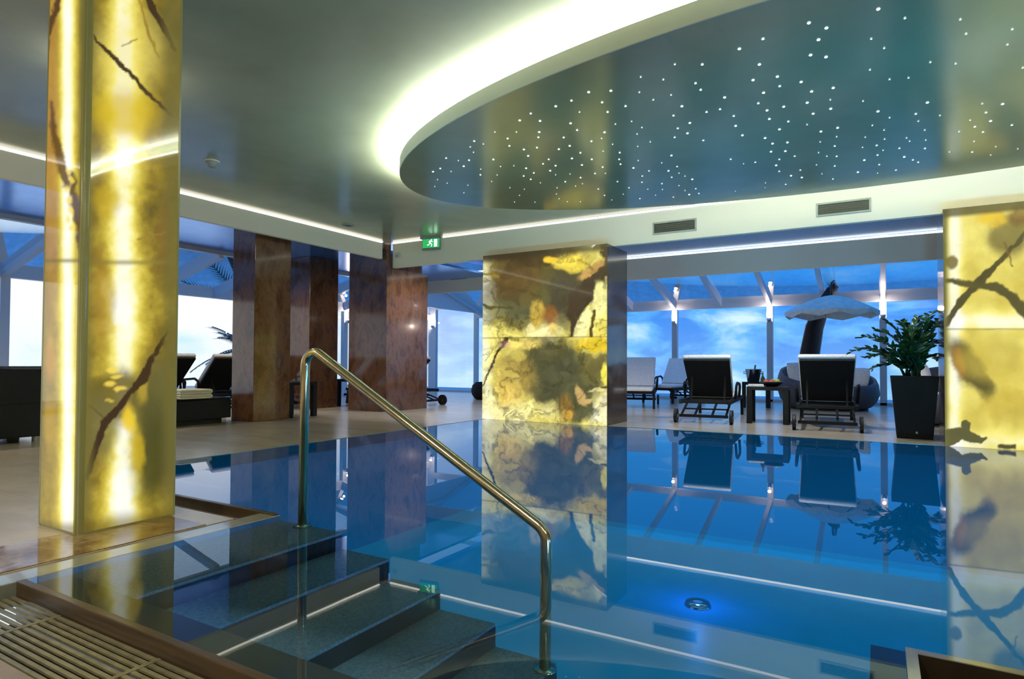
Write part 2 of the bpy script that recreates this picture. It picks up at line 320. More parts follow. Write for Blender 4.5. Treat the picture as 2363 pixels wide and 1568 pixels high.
for s in RAD:
    mb = MB(); prof = [(RAD[s], 0), (RAD[s]*.8, -.004), (RAD[s]*.3, -.006), (.0002, -.0062)]; mb.lathe(prof, 10)
    o = mb.build('star_light', m['star'] if s >= 2 else m['stardim']); star_me[s] = o.data; bpy.data.objects.remove(o)
rest = MB(); cnt = 0
for x, y, s in STARS:
    P = pix(x, y, 2, 2.749)
    if ((P.x-OC.x)/(OA-.03))**2 + ((P.y-OC.y)/(OB-.03))**2 > 1: continue
    if cnt < 100:
        o = bpy.data.objects.new('star_light', star_me[s]); COL.objects.link(o); o.location = (P.x-OC.x, P.y-OC.y, P.z-2.75); o.parent = oval; cnt += 1
    else: disc(rest, (P.x, P.y, P.z-.003), RAD[s]*(1 if s >= 2 else .8))
for k in range(60):   # stars of the hidden part of the canopy
    t = random.uniform(0, 2*PI); q = math.sqrt(random.random())*.9; P = (OC.x+OA*q*math.cos(t), OC.y+OB*q*math.sin(t), 2.746)
    if P[0] > 1.5: disc(rest, P, .009)
so = at_oval(rest.build('star_dots', m['star'])); so['kind'] = 'stuff'

# ------------------------------------------------------------------ onyx pillars
rng = np.random.default_rng(3)
LAT = rng.random((64, 64))
def vnoise(x, y):
    xi = np.floor(x).astype(int); yi = np.floor(y).astype(int); fx = x-xi; fy = y-yi
    fx = fx*fx*(3-2*fx); fy = fy*fy*(3-2*fy); g = lambda a, b: LAT[a % 64, b % 64]
    return (g(xi, yi)*(1-fx)+g(xi+1, yi)*fx)*(1-fy) + (g(xi, yi+1)*(1-fx)+g(xi+1, yi+1)*fx)*fy
def fbm(x, y, o=5):
    s = 0; a = .5; t = 0
    for k in range(o): s = s + a*vnoise(x+17.3*k, y+9.1*k); t += a; a *= .55; x = x*2.03; y = y*2.03
    return s/t
def sstep(a, b, x): t = np.clip((x-a)/(b-a), 0, 1); return t*t*(3-2*t)
def seg_d(x, y, pts):
    best = np.full(x.shape, 1e9); wid = np.zeros(x.shape)
    for (x0, y0, w0), (x1, y1, w1) in zip(pts[:-1], pts[1:]):
        dx, dy = x1-x0, y1-y0; t = np.clip(((x-x0)*dx+(y-y0)*dy)/(dx*dx+dy*dy), 0, 1)
        d = np.hypot(x-x0-t*dx, y-y0-t*dy) - (w0+(w1-w0)*t); best = np.minimum(best, d)
    return best
def mott(C, x, y, s, a): return C*np.clip(1-a + 2*a*fbm(x/s+5, y/s+3, 6), 0, 1.35)[:, None]
def veins_net(C, x, y, s, al, col, th=.93):
    r = 1 - np.abs(2*fbm(x/s+40, y/s+11, 5)-1)
    return lay(C, al*sstep(th, .995, r), col)
def lay(C, a, col): c = np.array(lin(col)); return C*(1-a[:, None]) + c[None]*a[:, None]
def blob(C, x, y, cx, cy, rx, ry, col, al=1, soft=.5, ang=0):
    ca, sa = math.cos(ang), math.sin(ang); u = ((x-cx)*ca+(y-cy)*sa)/rx; v = (-(x-cx)*sa+(y-cy)*ca)/ry
    return lay(C, al*(1-sstep(1-soft, 1+soft, np.hypot(u, v))), col)
def vein(C, x, y, pts, col, soft=2.5, al=1): return lay(C, al*(1-sstep(-soft*.5, soft, seg_d(x, y, pts))), col)
def warp(x, y, s, a):
    return x + (fbm(x/s, y/s)-.5)*2*a, y + (fbm(x/s+31, y/s+7)-.5)*2*a
def tones(t):   # dark olive -> gold -> cream, in linear light
    st = [(0, (72, 60, 14)), (.25, (140, 118, 30)), (.5, (206, 184, 62)), (.7, (248, 234, 124)), (.85, (255, 252, 206)), (1, (255, 255, 244))]
    P = [s for s, _ in st]; A = np.array([lin(c) for _, c in st])
    return np.stack([np.interp(t, P, A[:, k]) for k in range(3)], 1)
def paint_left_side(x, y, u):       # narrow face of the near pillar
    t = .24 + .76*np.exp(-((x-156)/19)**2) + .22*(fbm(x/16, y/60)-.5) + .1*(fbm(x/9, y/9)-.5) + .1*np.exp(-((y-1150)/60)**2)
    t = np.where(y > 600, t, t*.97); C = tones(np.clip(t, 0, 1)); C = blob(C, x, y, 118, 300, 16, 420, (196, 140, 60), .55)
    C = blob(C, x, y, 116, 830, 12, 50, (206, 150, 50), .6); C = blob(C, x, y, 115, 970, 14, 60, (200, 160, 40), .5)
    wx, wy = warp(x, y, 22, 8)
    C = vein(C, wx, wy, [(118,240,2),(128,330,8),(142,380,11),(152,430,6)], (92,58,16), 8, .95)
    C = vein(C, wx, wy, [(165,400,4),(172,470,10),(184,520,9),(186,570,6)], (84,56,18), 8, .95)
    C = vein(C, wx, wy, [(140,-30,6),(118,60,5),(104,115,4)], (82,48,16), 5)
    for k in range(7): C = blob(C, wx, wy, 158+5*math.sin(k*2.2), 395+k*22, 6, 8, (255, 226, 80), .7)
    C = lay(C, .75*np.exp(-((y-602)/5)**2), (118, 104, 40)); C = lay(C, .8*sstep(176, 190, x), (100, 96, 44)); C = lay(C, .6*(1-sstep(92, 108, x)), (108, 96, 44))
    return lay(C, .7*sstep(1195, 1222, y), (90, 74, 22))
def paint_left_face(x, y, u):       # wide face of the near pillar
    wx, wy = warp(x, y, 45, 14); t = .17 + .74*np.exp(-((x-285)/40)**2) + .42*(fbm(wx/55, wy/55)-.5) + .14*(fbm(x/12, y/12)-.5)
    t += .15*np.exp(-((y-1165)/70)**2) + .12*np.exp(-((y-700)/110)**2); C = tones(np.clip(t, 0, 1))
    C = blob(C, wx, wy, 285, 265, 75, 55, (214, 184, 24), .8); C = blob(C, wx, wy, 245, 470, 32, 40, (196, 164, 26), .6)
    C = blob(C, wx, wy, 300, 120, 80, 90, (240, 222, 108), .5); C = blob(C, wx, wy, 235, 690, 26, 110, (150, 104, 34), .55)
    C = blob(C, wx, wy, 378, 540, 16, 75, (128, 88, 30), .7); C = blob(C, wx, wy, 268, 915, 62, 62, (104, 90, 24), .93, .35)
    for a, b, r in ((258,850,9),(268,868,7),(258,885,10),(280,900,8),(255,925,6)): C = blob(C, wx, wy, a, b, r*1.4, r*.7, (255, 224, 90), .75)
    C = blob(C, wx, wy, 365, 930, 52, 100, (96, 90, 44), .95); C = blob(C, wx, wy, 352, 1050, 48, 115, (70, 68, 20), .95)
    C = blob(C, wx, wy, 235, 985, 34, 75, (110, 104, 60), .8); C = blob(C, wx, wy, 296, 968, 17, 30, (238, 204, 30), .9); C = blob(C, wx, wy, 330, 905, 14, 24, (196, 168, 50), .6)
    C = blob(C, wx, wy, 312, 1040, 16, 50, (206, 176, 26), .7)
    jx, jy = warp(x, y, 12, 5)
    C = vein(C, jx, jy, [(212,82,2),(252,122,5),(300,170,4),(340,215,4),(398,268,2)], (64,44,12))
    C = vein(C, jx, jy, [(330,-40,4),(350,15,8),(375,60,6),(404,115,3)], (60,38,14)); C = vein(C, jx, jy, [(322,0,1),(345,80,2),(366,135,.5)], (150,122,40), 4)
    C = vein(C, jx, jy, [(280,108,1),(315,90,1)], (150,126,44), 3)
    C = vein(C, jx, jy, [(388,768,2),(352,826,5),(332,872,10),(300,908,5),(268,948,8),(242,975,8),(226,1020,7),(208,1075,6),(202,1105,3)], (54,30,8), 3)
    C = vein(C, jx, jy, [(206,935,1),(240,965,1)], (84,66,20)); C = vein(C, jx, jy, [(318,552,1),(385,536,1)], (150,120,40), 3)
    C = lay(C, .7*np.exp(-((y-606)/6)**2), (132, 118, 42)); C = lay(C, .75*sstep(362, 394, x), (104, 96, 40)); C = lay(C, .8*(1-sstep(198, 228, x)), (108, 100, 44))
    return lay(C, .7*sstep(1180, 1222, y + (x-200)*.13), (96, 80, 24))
def paint_centre(x, y, u):
    wx, wy = warp(x, y, 40, 26); wx, wy = warp(wx, wy, 12, 7); jx, jy = warp(x, y, 18, 8)
    t = .68 + .4*(fbm(wx/60, wy/60)-.5) + .16*np.exp(-((x-1120)/18)**2) + .12*np.exp(-((y-955)/18)**2)
    C = tones(np.clip(t, 0, 1))
    up = y < 779
    D = blob(C, wx, wy, 1240, 660, 116, 78, (92, 84, 30), .96, .35); D = blob(D, wx, wy, 1180, 715, 70, 40, (88, 86, 52), .85)
    D = blob(D, wx, wy, 1190, 640, 66, 46, (92, 64, 26), .85); D = blob(D, wx, wy, 1210, 590, 120, 26, (66, 42, 14), .95); D = blob(D, wx, wy, 1310, 690, 54, 76, (66, 58, 46), .93)
    D = blob(D, wx, wy, 1160, 745, 62, 14, (128, 112, 30), .6)
    D = vein(D, wx, wy, [(1410,615,22),(1370,650,24),(1345,700,22),(1322,775,18)], (62,42,30), 5); D = vein(D, wx, wy, [(1400,560,18),(1412,660,6)], (56,34,18), 5)
    D = blob(D, jx, jy, 1318, 606, 38, 20, (252, 224, 78), 1, .3); D = blob(D, jx, jy, 1270, 598, 16, 9, (246, 200, 50), 1, .3); D = blob(D, jx, jy, 1365, 622, 36, 9, (206, 160, 84), .9, .3, -.6)
    D = blob(D, jx, jy, 1240, 725, 16, 32, (212, 178, 70), .9, .3); D = blob(D, jx, jy, 1270, 728, 18, 24, (160, 92, 26), .8, .4); D = blob(D, jx, jy, 1225, 765, 9, 18, (255, 240, 160), 1, .3); D = blob(D, jx, jy, 1276, 760, 7, 14, (250, 220, 120), .9, .3)
    D = blob(D, jx, jy, 1385, 690, 18, 44, (255, 246, 160), 1, .2); D = blob(D, jx, jy, 1346, 750, 15, 40, (255, 246, 170), 1, .25, .35); D = blob(D, jx, jy, 1392, 760, 16, 18, (250, 232, 100), 1, .25)
    D = vein(D, jx, jy, [(1112,630,3),(1150,640,3)], (140,120,30)); D = vein(D, jx, jy, [(1112,708,2),(1180,712,3)], (90,80,26)); D = vein(D, jx, jy, [(1372,720,3),(1364,778,4)], (84,64,14))
    E = blob(C, wx, wy, 1262, 850, 88, 72, (84, 80, 46), .98, .3); E = blob(E, wx, wy, 1320, 880, 84, 64, (80, 80, 54), .97, .3); E = blob(E, wx, wy, 1345, 930, 40, 46, (86, 86, 54), .95, .3); E = blob(E, wx, wy, 1370, 850, 36, 34, (118, 108, 54), .8)
    E = blob(E, wx, wy, 1185, 870, 50, 50, (196, 164, 74), .55); E = blob(E, jx, jy, 1380, 795, 50, 18, (238, 204, 30), .95, .35); E = blob(E, jx, jy, 1205, 795, 40, 12, (244, 218, 110), .9, .4); E = blob(E, jx, jy, 1196, 820, 16, 12, (214, 196, 90), .9, .3)
    E = blob(E, jx, jy, 1305, 945, 18, 32, (150, 112, 44), .8, .5); E = blob(E, jx, jy, 1310, 958, 8, 12, (232, 180, 70), .9); E = blob(E, jx, jy, 1342, 915, 10, 26, (214, 178, 110), .95, .25, -.4); E = blob(E, jx, jy, 1358, 928, 9, 7, (214, 178, 110), .9, .3)
    E = blob(E, jx, jy, 1396, 865, 8, 26, (250, 236, 90), 1, .3); E = blob(E, jx, jy, 1398, 945, 22, 36, (255, 246, 190), 1, .25); E = vein(E, jx, jy, [(1358,905,3),(1400,895,3)], (84,78,40)); E = blob(E, jx, jy, 1380, 902, 18, 4, (232, 220, 150), .9, .4)
    E = vein(E, jx, jy, [(1170,780,5),(1150,815,3),(1130,850,2),(1112,890,1)], (66,48,14), 2); E = blob(E, jx, jy, 1160, 795, 14, 10, (150, 110, 110), .6)
    E = blob(E, wx, wy, 1180, 950, 90, 30, (255, 242, 150), .7, .6); E = blob(E, wx, wy, 1165, 910, 26, 30, (232, 190, 90), .5)
    C = np.where(up[:, None], D, E)
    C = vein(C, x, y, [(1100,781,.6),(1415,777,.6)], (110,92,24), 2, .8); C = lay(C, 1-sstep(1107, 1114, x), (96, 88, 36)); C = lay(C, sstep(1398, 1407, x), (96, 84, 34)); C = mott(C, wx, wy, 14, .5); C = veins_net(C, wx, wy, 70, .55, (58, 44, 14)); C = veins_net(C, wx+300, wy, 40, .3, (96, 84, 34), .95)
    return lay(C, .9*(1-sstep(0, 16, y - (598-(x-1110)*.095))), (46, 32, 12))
def paint_right(x, y, u):
    wx, wy = warp(x, y, 45, 16); jx, jy = warp(x, y, 16, 5)
    t = .60 + .34*(fbm(wx/80, wy/80)-.5) + .28*np.exp(-((x-2203)/16)**2) + .3*np.exp(-((y-742)/22)**2)*(y < 762) + .2*np.exp(-((y-1020)/22)**2)
    C = tones(np.clip(t, 0, 1))
    C = blob(C, wx, wy, 2330, 545, 52, 48, (110, 96, 44), .85, .4); C = blob(C, wx, wy, 2290, 505, 34, 16, (228, 190, 30), .9); C = blob(C, wx, wy, 2360, 500, 30, 20, (110, 70, 24), .8)
    C = blob(C, wx, wy, 2235, 845, 34, 78, (78, 64, 26), .96, .3, -.55); C = blob(C, wx, wy, 2268, 890, 24, 38, (92, 84, 32), .9, .4, -.5); C = blob(C, wx, wy, 2212, 835, 15, 36, (170, 112, 40), .85, .5, -.2)
    C = blob(C, wx, wy, 2300, 830, 90, 50, (206, 184, 70), .6); C = blob(C, wx, wy, 2330, 940, 70, 36, (196, 170, 56), .6)
    C = vein(C, jx, jy, [(2375,530,4),(2310,600,5),(2262,648,8),(2215,698,7),(2182,750,6)], (84,74,32), 3); C = vein(C, jx, jy, [(2186,648,5),(2240,656,6),(2300,662,9),(2340,690,12),(2375,730,12)], (92,82,36), 4)
    C = blob(C, jx, jy, 2196, 605, 15, 17, (124, 106, 48), .95, .25); C = vein(C, jx, jy, [(2320,560,2),(2336,615,1)], (120,96,40))
    C = vein(C, x, y, [(2180,760,.7),(2380,760,.7)], (120,108,50), 3, .85)
    C = vein(C, jx, jy, [(2180,1015,20),(2215,1000,15),(2238,1008,12),(2262,1018,9),(2276,1012,3)], (96,92,50), 2); C = vein(C, jx, jy, [(2228,980,9),(2234,1010,5)], (96,92,50), 2); C = vein(C, jx, jy, [(2308,1030,5),(2340,1032,5)], (84,74,40), 3)
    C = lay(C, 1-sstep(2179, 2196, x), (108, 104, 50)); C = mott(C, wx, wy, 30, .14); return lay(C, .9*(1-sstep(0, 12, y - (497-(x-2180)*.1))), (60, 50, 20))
def onyx_panel(name, p0, ux, wd, z0, z1, nu, nv, fn, parent):
    ux = np.array(ux, float); p0 = np.array(p0, float)
    U, V = np.meshgrid(np.linspace(0, 1, nu+1), np.linspace(0, 1, nv+1))
    P = p0[None] + U.ravel()[:, None]*wd*ux[None]; P[:, 2] = z0 + V.ravel()*(z1-z0)
    px, py = to_px(P); C = fn(px, py, U.ravel())
    idx = np.arange((nu+1)*(nv+1)).reshape(nv+1, nu+1)
    F = np.stack([idx[:-1, :-1], idx[:-1, 1:], idx[1:, 1:], idx[1:, :-1]], -1).reshape(-1, 4)
    me = bpy.data.meshes.new(name); me.from_pydata(P.tolist(), [], F.tolist()); me.materials.append(m['onyx'])
    ca = me.color_attributes.new('stone', 'FLOAT_COLOR', 'POINT'); ca.data.foreach_set('color', np.concatenate([C, np.ones((len(C), 1))], 1).ravel())
    o = bpy.data.objects.new(name, me); COL.objects.link(o); o.parent = parent; return o

# near left pillar
px0, px1, py0, py1 = -3.76, -3.36, 1.525, 2.01
lp = empty('onyx_pillar', 'tall square backlit yellow onyx pillar standing on the deck at the left, cracked by brown veins', 'pillar')
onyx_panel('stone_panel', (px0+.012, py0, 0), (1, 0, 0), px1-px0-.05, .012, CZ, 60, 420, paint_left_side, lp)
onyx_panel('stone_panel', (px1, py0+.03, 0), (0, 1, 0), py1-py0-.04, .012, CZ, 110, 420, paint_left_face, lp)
g = MB(); g.tube([(px1-.024, py0+.024, .004), (px1-.024, py0+.024, CZ)], .024, 16); g.box((px1-.02, py1-.012, .004), (px1+.001, py1, CZ)); g.box((px0, py0-.001, .004), (px0+.012, py0+.02, CZ)); g.build('edge_strip', m['edge'], lp)
g = MB(); g.box((px0+.004, py0+.004, .002), (px1-.006, py1-.004, CZ)); g.build('core', m['edge'], lp)
# centre pillar
cpx0, cpx1, cpy = -5.27, -3.22, 7.985
cp = empty('onyx_pillar', 'wide backlit onyx pillar at the far pool edge in the middle, yellow with dark grey patches', 'pillar')
onyx_panel('stone_panel', (cpx0, cpy, 0), (1, 0, 0), cpx1-cpx0, -.003, 2.513, 200, 250, paint_centre, cp)
g = MB(); g.box((cpx0, cpy+.004, -.003), (cpx1, cpy+.78, 2.515)); g.build('marble_side', m['dmarble'], cp)
# right pillar
rp = empty('onyx_pillar', 'wide backlit onyx pillar at the far pool edge on the right, cream with branching veins', 'pillar')
onyx_panel('stone_panel', (.592, cpy, 0), (1, 0, 0), 2.05, -.003, 2.513, 300, 260, paint_right, rp)
g = MB(); g.box((.592, cpy+.004, -.003), (2.642, cpy+.78, 2.515)); g.build('marble_side', m['dmarble'], rp)

# marble columns
def column(x0, y0, x1, y1, z1, label):
    g = MB(); g.box((x0, y0, 0), (x1, y1, z1)); tag(g.build('marble_column', m['brown'], bevel=.006), label, 'column')
column(-8.17, 5.71, -7.67, 6.34, 2.81, 'brown marble column left of the handrail, nearest of the three, gold lit on one side')
column(-9.57, 7.84, -8.97, 8.53, 2.81, 'dark brown marble column seen between the other two, topmost of the handrail in front')
g = MB(); g.box((-8.26, 8.12, 0), (FX-.08, 9.25, 2.81)); g.box((FX-.08, 8.12, 0), (-7.36, 9.25, 2.515)); g.box((FX-.08, 8.12, 2.515), (-7.36, FY, CZ))
tag(g.build('marble_column', m['brown']), 'broad brown marble column reaching up to the ceiling corner below the exit sign', 'column')

# ------------------------------------------------------------------ ceiling and bulkhead fittings
def vent(xa, xb, za, zb, y, label):
    v = empty('air_vent', label, 'vent', ((xa+xb)/2, y, za))
    g = MB(); X = (xb-xa)/2; Z = zb-za; t = .02
    g.box((-X, -.012, 0), (X, 0, t)); g.box((-X, -.012, Z-t), (X, 0, Z)); g.box((-X, -.012, t), (-X+t, 0, Z-t)); g.box((X-t, -.012, t), (X, 0, Z-t)); g.build('frame', m['grey'], v)
    g = MB(); g.box((-X+t, -.004, t), (X-t, -.001, Z-t)); k = 5
    for i in range(k):
        z = t + (Z-2*t)*(i+.5)/k; g.hexa([(-X+t, -.012, z-.008), (X-t, -.012, z-.008), (X-t, -.004, z+.004), (-X+t, -.004, z+.004), (-X+t, -.012, z-.004), (X-t, -.012, z-.004), (X-t, -.004, z+.008), (-X+t, -.004, z+.008)])
    g.build('louvre_panel', m['ventdark'], v); return v
vent(-2.65, -2.06, 2.615, 2.78, FY-.001, 'grey louvred air vent on the bulkhead, left one, right of the centre pillar')
vent(-.64, -.07, 2.625, 2.785, FY-.001, 'grey louvred air vent on the bulkhead, right one nearer the right pillar')
vent(-8.62, -8.18, 2.80, 2.90, 11.699, 'small dark air vent on the far white bulkhead left of the centre pillar')
ex = empty('exit_sign', 'green lit emergency exit sign with white running figure hanging at the bulkhead', 'sign', (-6.42, FY-.06, 2.76), math.radians(8))
g = MB(); g.box((-.2, -.03, .17), (.2, .03, .21)); g.box((-.17, -.012, 0), (.17, .012, .17)); g.tube([(-.17, 0, 0), (.17, 0, 0)], .022, 10); g.build('housing', m['grey'], ex, bevel=.003)
g = MB(); g.box((-.16, -.016, .018), (.16, -.0125, .165)); g.build('sign_face', m['green'], ex)
g = MB()
fr = lambda a, b: g.box((a[0], -.0185, a[1]), (b[0], -.0165, b[1]))
fr((.06, .03), (.12, .155)); g.build('doorway_mark', m['exwhite'], ex); g = MB()
g.bar((-.03, -.0175, .10), (.0, -.0175, .135), .004, .026, (0, -1, 0)); 
for p, q in (((-.012, .10), (.02, .07)), ((.02, .07), (.005, .035)), ((-.015, .10), (-.04, .07)), ((-.04, .07), (-.07, .06)), ((.0, .13), (.035, .115)), ((-.01, .132), (-.04, .12)), ((-.02, .1), (.0, .13))):
    g.bar((p[0], -.0175, p[1]), (q[0], -.0175, q[1]), .003, .016, (1, 0, 0) if abs(q[1]-p[1]) > abs(q[0]-p[0]) else (0, 0, 1))
for k in range(1): g.add([(.012+.013*math.cos(t*PI/5), -.0185, .148+.013*math.sin(t*PI/5)) for t in range(10)], [tuple(range(10))[::-1]])
g.build('running_figure', m['exwhite'], ex)
dm = empty('alarm_box', 'small white alarm box on the bulkhead beside the marble column corner', 'alarm', (-7.19, FY, 2.68))
MB().box((-.05, -.035, 0), (.05, -.001, .09)).build('case', m['rim'], dm, bevel=.012); MB().ball((0, -.035, .03), .018, 8).build('sensor', m['grey'], dm)
sd = empty('smoke_detector', 'small round smoke detector on the ceiling right of the near pillar', 'detector', (-6.03, 3.95, CZ))
MB().lathe([(.001, -.012), (.075, -.012), (.08, 0), (.001, 0)], 24).build('base', m['rim'], sd); MB().lathe([(.001, -.075), (.035, -.07), (.048, -.045), (.05, -.03), (.07, -.012), (.001, -.012)], 24).build('head', m['grey'], sd)
dl = empty('ceiling_spot', 'small round recessed spot in the ceiling before the broad marble column', 'lamp', (-7.02, 6.86, CZ))
MB().lathe([(.05, 0), (.09, 0), (.085, -.012), (.055, -.01), (.05, 0)], 24).build('ring', m['grey'], dl); MB().lathe([(.001, -.003), (.05, -.003)], 24).build('lens', m['ventdark'], dl)

# ------------------------------------------------------------------ handrail, grate, steps, underwater fittings
def rounded(pts, r, k=7):
    pts = [Vector(p) for p in pts]; out = [pts[0]]
    for i in range(1, len(pts)-1):
        a = (pts[i-1]-pts[i]).normalized(); c = (pts[i+1]-pts[i]).normalized(); ang = a.angle(c); d = r/math.tan(ang/2)
        p0 = pts[i]+a*d; p1 = pts[i]+c*d; cen = pts[i]+(a+c).normalized()*(r/math.sin(ang/2)); v0 = p0-cen; v1 = p1-cen; th = v0.angle(v1)
        for j in range(k+1):
            t = j/k; out.append(cen + (v0*math.sin((1-t)*th)+v1*math.sin(t*th))/math.sin(th))
    out.append(pts[-1]); return out
hr = empty('pool_handrail', 'bent steel tube handrail sloping down over the pool steps', 'handrail', (-2.67, 2.3, 0))
def hrel(p): return Vector(p) - Vector((-2.67, 2.3, 0))
g = MB(); g.tube([hrel(p) for p in rounded([(-2.67, 2.3, -.03), (-2.66, 2.3, .955), (-1.175, 2.26, .165), (-1.18, 2.26, -.4)], .075, 9)], .024, 18); g.build('rail', m['steel'], hr)
for p in ((-2.67, 2.3, -.03), (-1.18, 2.26, -.40)):
    q = hrel(p); MB().lathe([(.001, .012), (.045, .012), (.05, 0), (.001, 0)], 20, q).build('base_plate', m['steel'], hr)
gr = empty('overflow_grate', 'beige slatted overflow grate along the near pool curb', 'grate', (NX, CYN-.03, -.05))
g = MB()
for i in range(10):
    yy = -.006-.0255*i; g.box((.02, yy-.0135, -.007), (RX-NX+.02, yy, .0))
g.build('slat_panel', m['grate'], gr)
for k in range(5): MB().box((.37+.62*k, -.257, -.008), (.388+.62*k, -.004, .001)).build('crossbar', m['grate'], gr)
MB().box((.02, -.26, -.11), (RX-NX+.02, -.002, -.105)).build('channel', m['dark'], gr)
gr2 = empty('overflow_grate', 'beige slatted overflow grate inside the curb corner at the lower right', 'grate', (RX+.03, RY-.03, -.05))
g = MB()
for i in range(10): g.box((.28, -.01-.0255*i-.0165, -.009), (4.4, -.01-.0255*i, 0))
g.build('slat_panel', m['grate'], gr2)
MB().box((.0, -.3, -.11), (4.4, -.002, -.105)).build('channel', m['dark'], gr2)

sx = [NX, -2.40, -2.08, -1.765, -1.46, -1.16, -.86, -.55]; sz = [-.03, -.115, -.205, -.295, -.395, -.49, -.585]
st = empty('pool_steps', 'grey steel pool steps leading down under the water beneath the handrail', 'steps', (NX, CYN, -1))
for i in range(7):
    g = MB(); x0, x1, z = sx[i]-NX, sx[i+1]-NX, sz[i]+1
    g.box((x0, .161, -.297), (x1-.002, NY-CYN-.002, z)); 
    g.add([(x1, .161, -.297), (x1, NY-CYN-.002, -.297), (x1, NY-CYN-.002, z-.012), (x1, .161, z-.012)], [(0, 1, 2, 3)], mi=1)
    g.add([(x1-.001, .161, z-.1), (x1+.001, .161, z-.1), (x1+.001, .161, z-.012), (x1-.001, .161, z-.012)], [(0, 1, 2, 3)], mi=1)
    g.build('step', [m['step'], m['riser']], st)
def floor_light(x, y, label):
    P = pix(x, y, 2, PB); l = empty('pool_light', label, 'pool light', (P.x, P.y, PB))
    MB().lathe([(.05, .03), (.085, .03), (.10, .0), (.12, .0), (.12, .005), (.1, .035), (.05, .04)], 24).build('ring', m['chrome'], l)
    MB().lathe([(.001, .034), (.03, .03), (.05, .03)], 20).build('lens', m['grey'], l); return l, P
fl_, fp_ = floor_light(1610, 1398, 'round chrome fitting on the pool bottom right of the lower handrail post')
L = bpy.data.lights.new('floor_lamp_glow', 'POINT'); L.energy = 5; L.color = (.03, .25, 1); L.shadow_soft_size = .04
o = bpy.data.objects.new('floor_lamp_glow', L); COL.objects.link(o); o.parent = fl_; o.location = (0, 0, .3)
floor_light(955, 1212, 'small dark round fitting on the pool bottom below the broad marble column')

# ------------------------------------------------------------------ glazing
def glazed_wall(name, axis, c0, uprights, z0, z1, a0, a1, beam):
    """axis 0: wall at x=c0 running along y; axis 1: wall at y=c0 running along x"""
    P = (lambda a, b, z: (c0+b, a, z)) if axis == 0 else (lambda a, b, z: (a, c0+b, z))
    def bx(g, a, b, za, zb, d0=-.06, d1=.06):
        p, q = P(a, d0, za), P(b, d1, zb); g.box(tuple(min(u, v) for u, v in zip(p, q)), tuple(max(u, v) for u, v in zip(p, q)))
    g = MB(); bx(g, a0, a1, z1, z1+beam); bx(g, a0, a1, z0-.02, z0+.06)
    for u in uprights: bx(g, u-.065, u+.065, z0, z1)
    root = struct(g.build(name, m['white'], bevel=.004))
    ed = [a0]+list(uprights)+[a1]
    for a, b in zip(ed[:-1], ed[1:]):
        if b-a < .2: continue
        h = MB(); va = [P(a+.06, 0, z0+.05), P(b-.06, 0, z0+.05), P(b-.06, 0, z1), P(a+.06, 0, z1)]; h.add(va, [(0, 1, 2, 3)]); h.build('pane', m['pane'], root)
    return root
UL = [-.53, 1.9, 4.33, 6.76, 9.2, 11.64, 13.4]; UR = [-8.8, -6.56, -4.34, -2.15, .07, 2.3]
glazed_wall('window_1', 0, GX, UL, 0, 2.19, YS, GY, .16)
glazed_wall('window_2', 1, GY, UR, 0, 2.19, -10.2, XE, .16)
# sloped roofs
def roof(name, ends, cs, parent_white, along):
    g = MB(); (a0, za), (a1, zb) = ends
    P = (lambda a, s, z: (a, s, z)) if along == 0 else (lambda a, s, z: (s, a, z))
    for s in cs: g.bar(P(a0, s, za-.05), P(a1, s, zb-.05), .085, .12)
    g.bar(P(a0, cs[0], za-.02), P(a0, cs[-1], za-.02), .1, .08); g.bar(P(a1, cs[0], zb), P(a1, cs[-1], zb), .1, .08)
    root = struct(g.build(name, m['white']))
    for s0, s1 in zip(cs[:-1], cs[1:]):
        h = MB(); h.add([P(a0, s0, za), P(a0, s1, za), P(a1, s1, zb), P(a1, s0, zb)], [(0, 1, 2, 3)]); h.build('pane', m['roofpane'], root)
    return root
roof('window_3', ((-9.98, 2.80), (GX, 2.30)), [-3+.02+1.215*k for k in range(14)] + [13.28], m['white'], 0)
roof('window_4', ((11.78, 3.27), (GY, 2.31)), [-9.99, -8.75, -7.65, -6.55, -5.45, -4.34, -3.25, -2.15, -1.04, .07, 1.18, 2.3, 3.4, XE], m['white'], 1)
struct(box1('wall_gable', (-10.04, 11.76, 2.3), (-9.99, GY, 3.3), m['white']))
# end wall with the glazed door
D0, D1 = -11.73, -10.31
g = MB()
for a, b in ((GX, D0), (D1, -10.2)): g.box((a, GY-.06, 0), (b, GY+.06, 3.25))
g.box((D0, GY-.06, 2.50), (D1, GY+.06, 2.68)); g.box((D0, GY-.06, 0), (D1, GY+.06, .05))
g.hexa([(D0, GY-.06, 2.97), ((D0+D1)/2, GY-.06, 3.13), ((D0+D1)/2, GY+.06, 3.13), (D0, GY+.06, 2.97), (D0, GY-.06, 3.25), ((D0+D1)/2, GY-.06, 3.25), ((D0+D1)/2, GY+.06, 3.25), (D0, GY+.06, 3.25)])
g.hexa([((D0+D1)/2, GY-.06, 3.13), (D1, GY-.06, 2.97), (D1, GY+.06, 2.97), ((D0+D1)/2, GY+.06, 3.13), ((D0+D1)/2, GY-.06, 3.25), (D1, GY-.06, 3.25), (D1, GY+.06, 3.25), ((D0+D1)/2, GY+.06, 3.25)])
dr = struct(g.build('door_1', m['white']))
h = MB(); h.add([(D0, GY, .05), (D1, GY, .05), (D1, GY, 3.05), (D0, GY, 3.05)], [(0, 1, 2, 3)]); h.build('pane', m['pane'], dr)

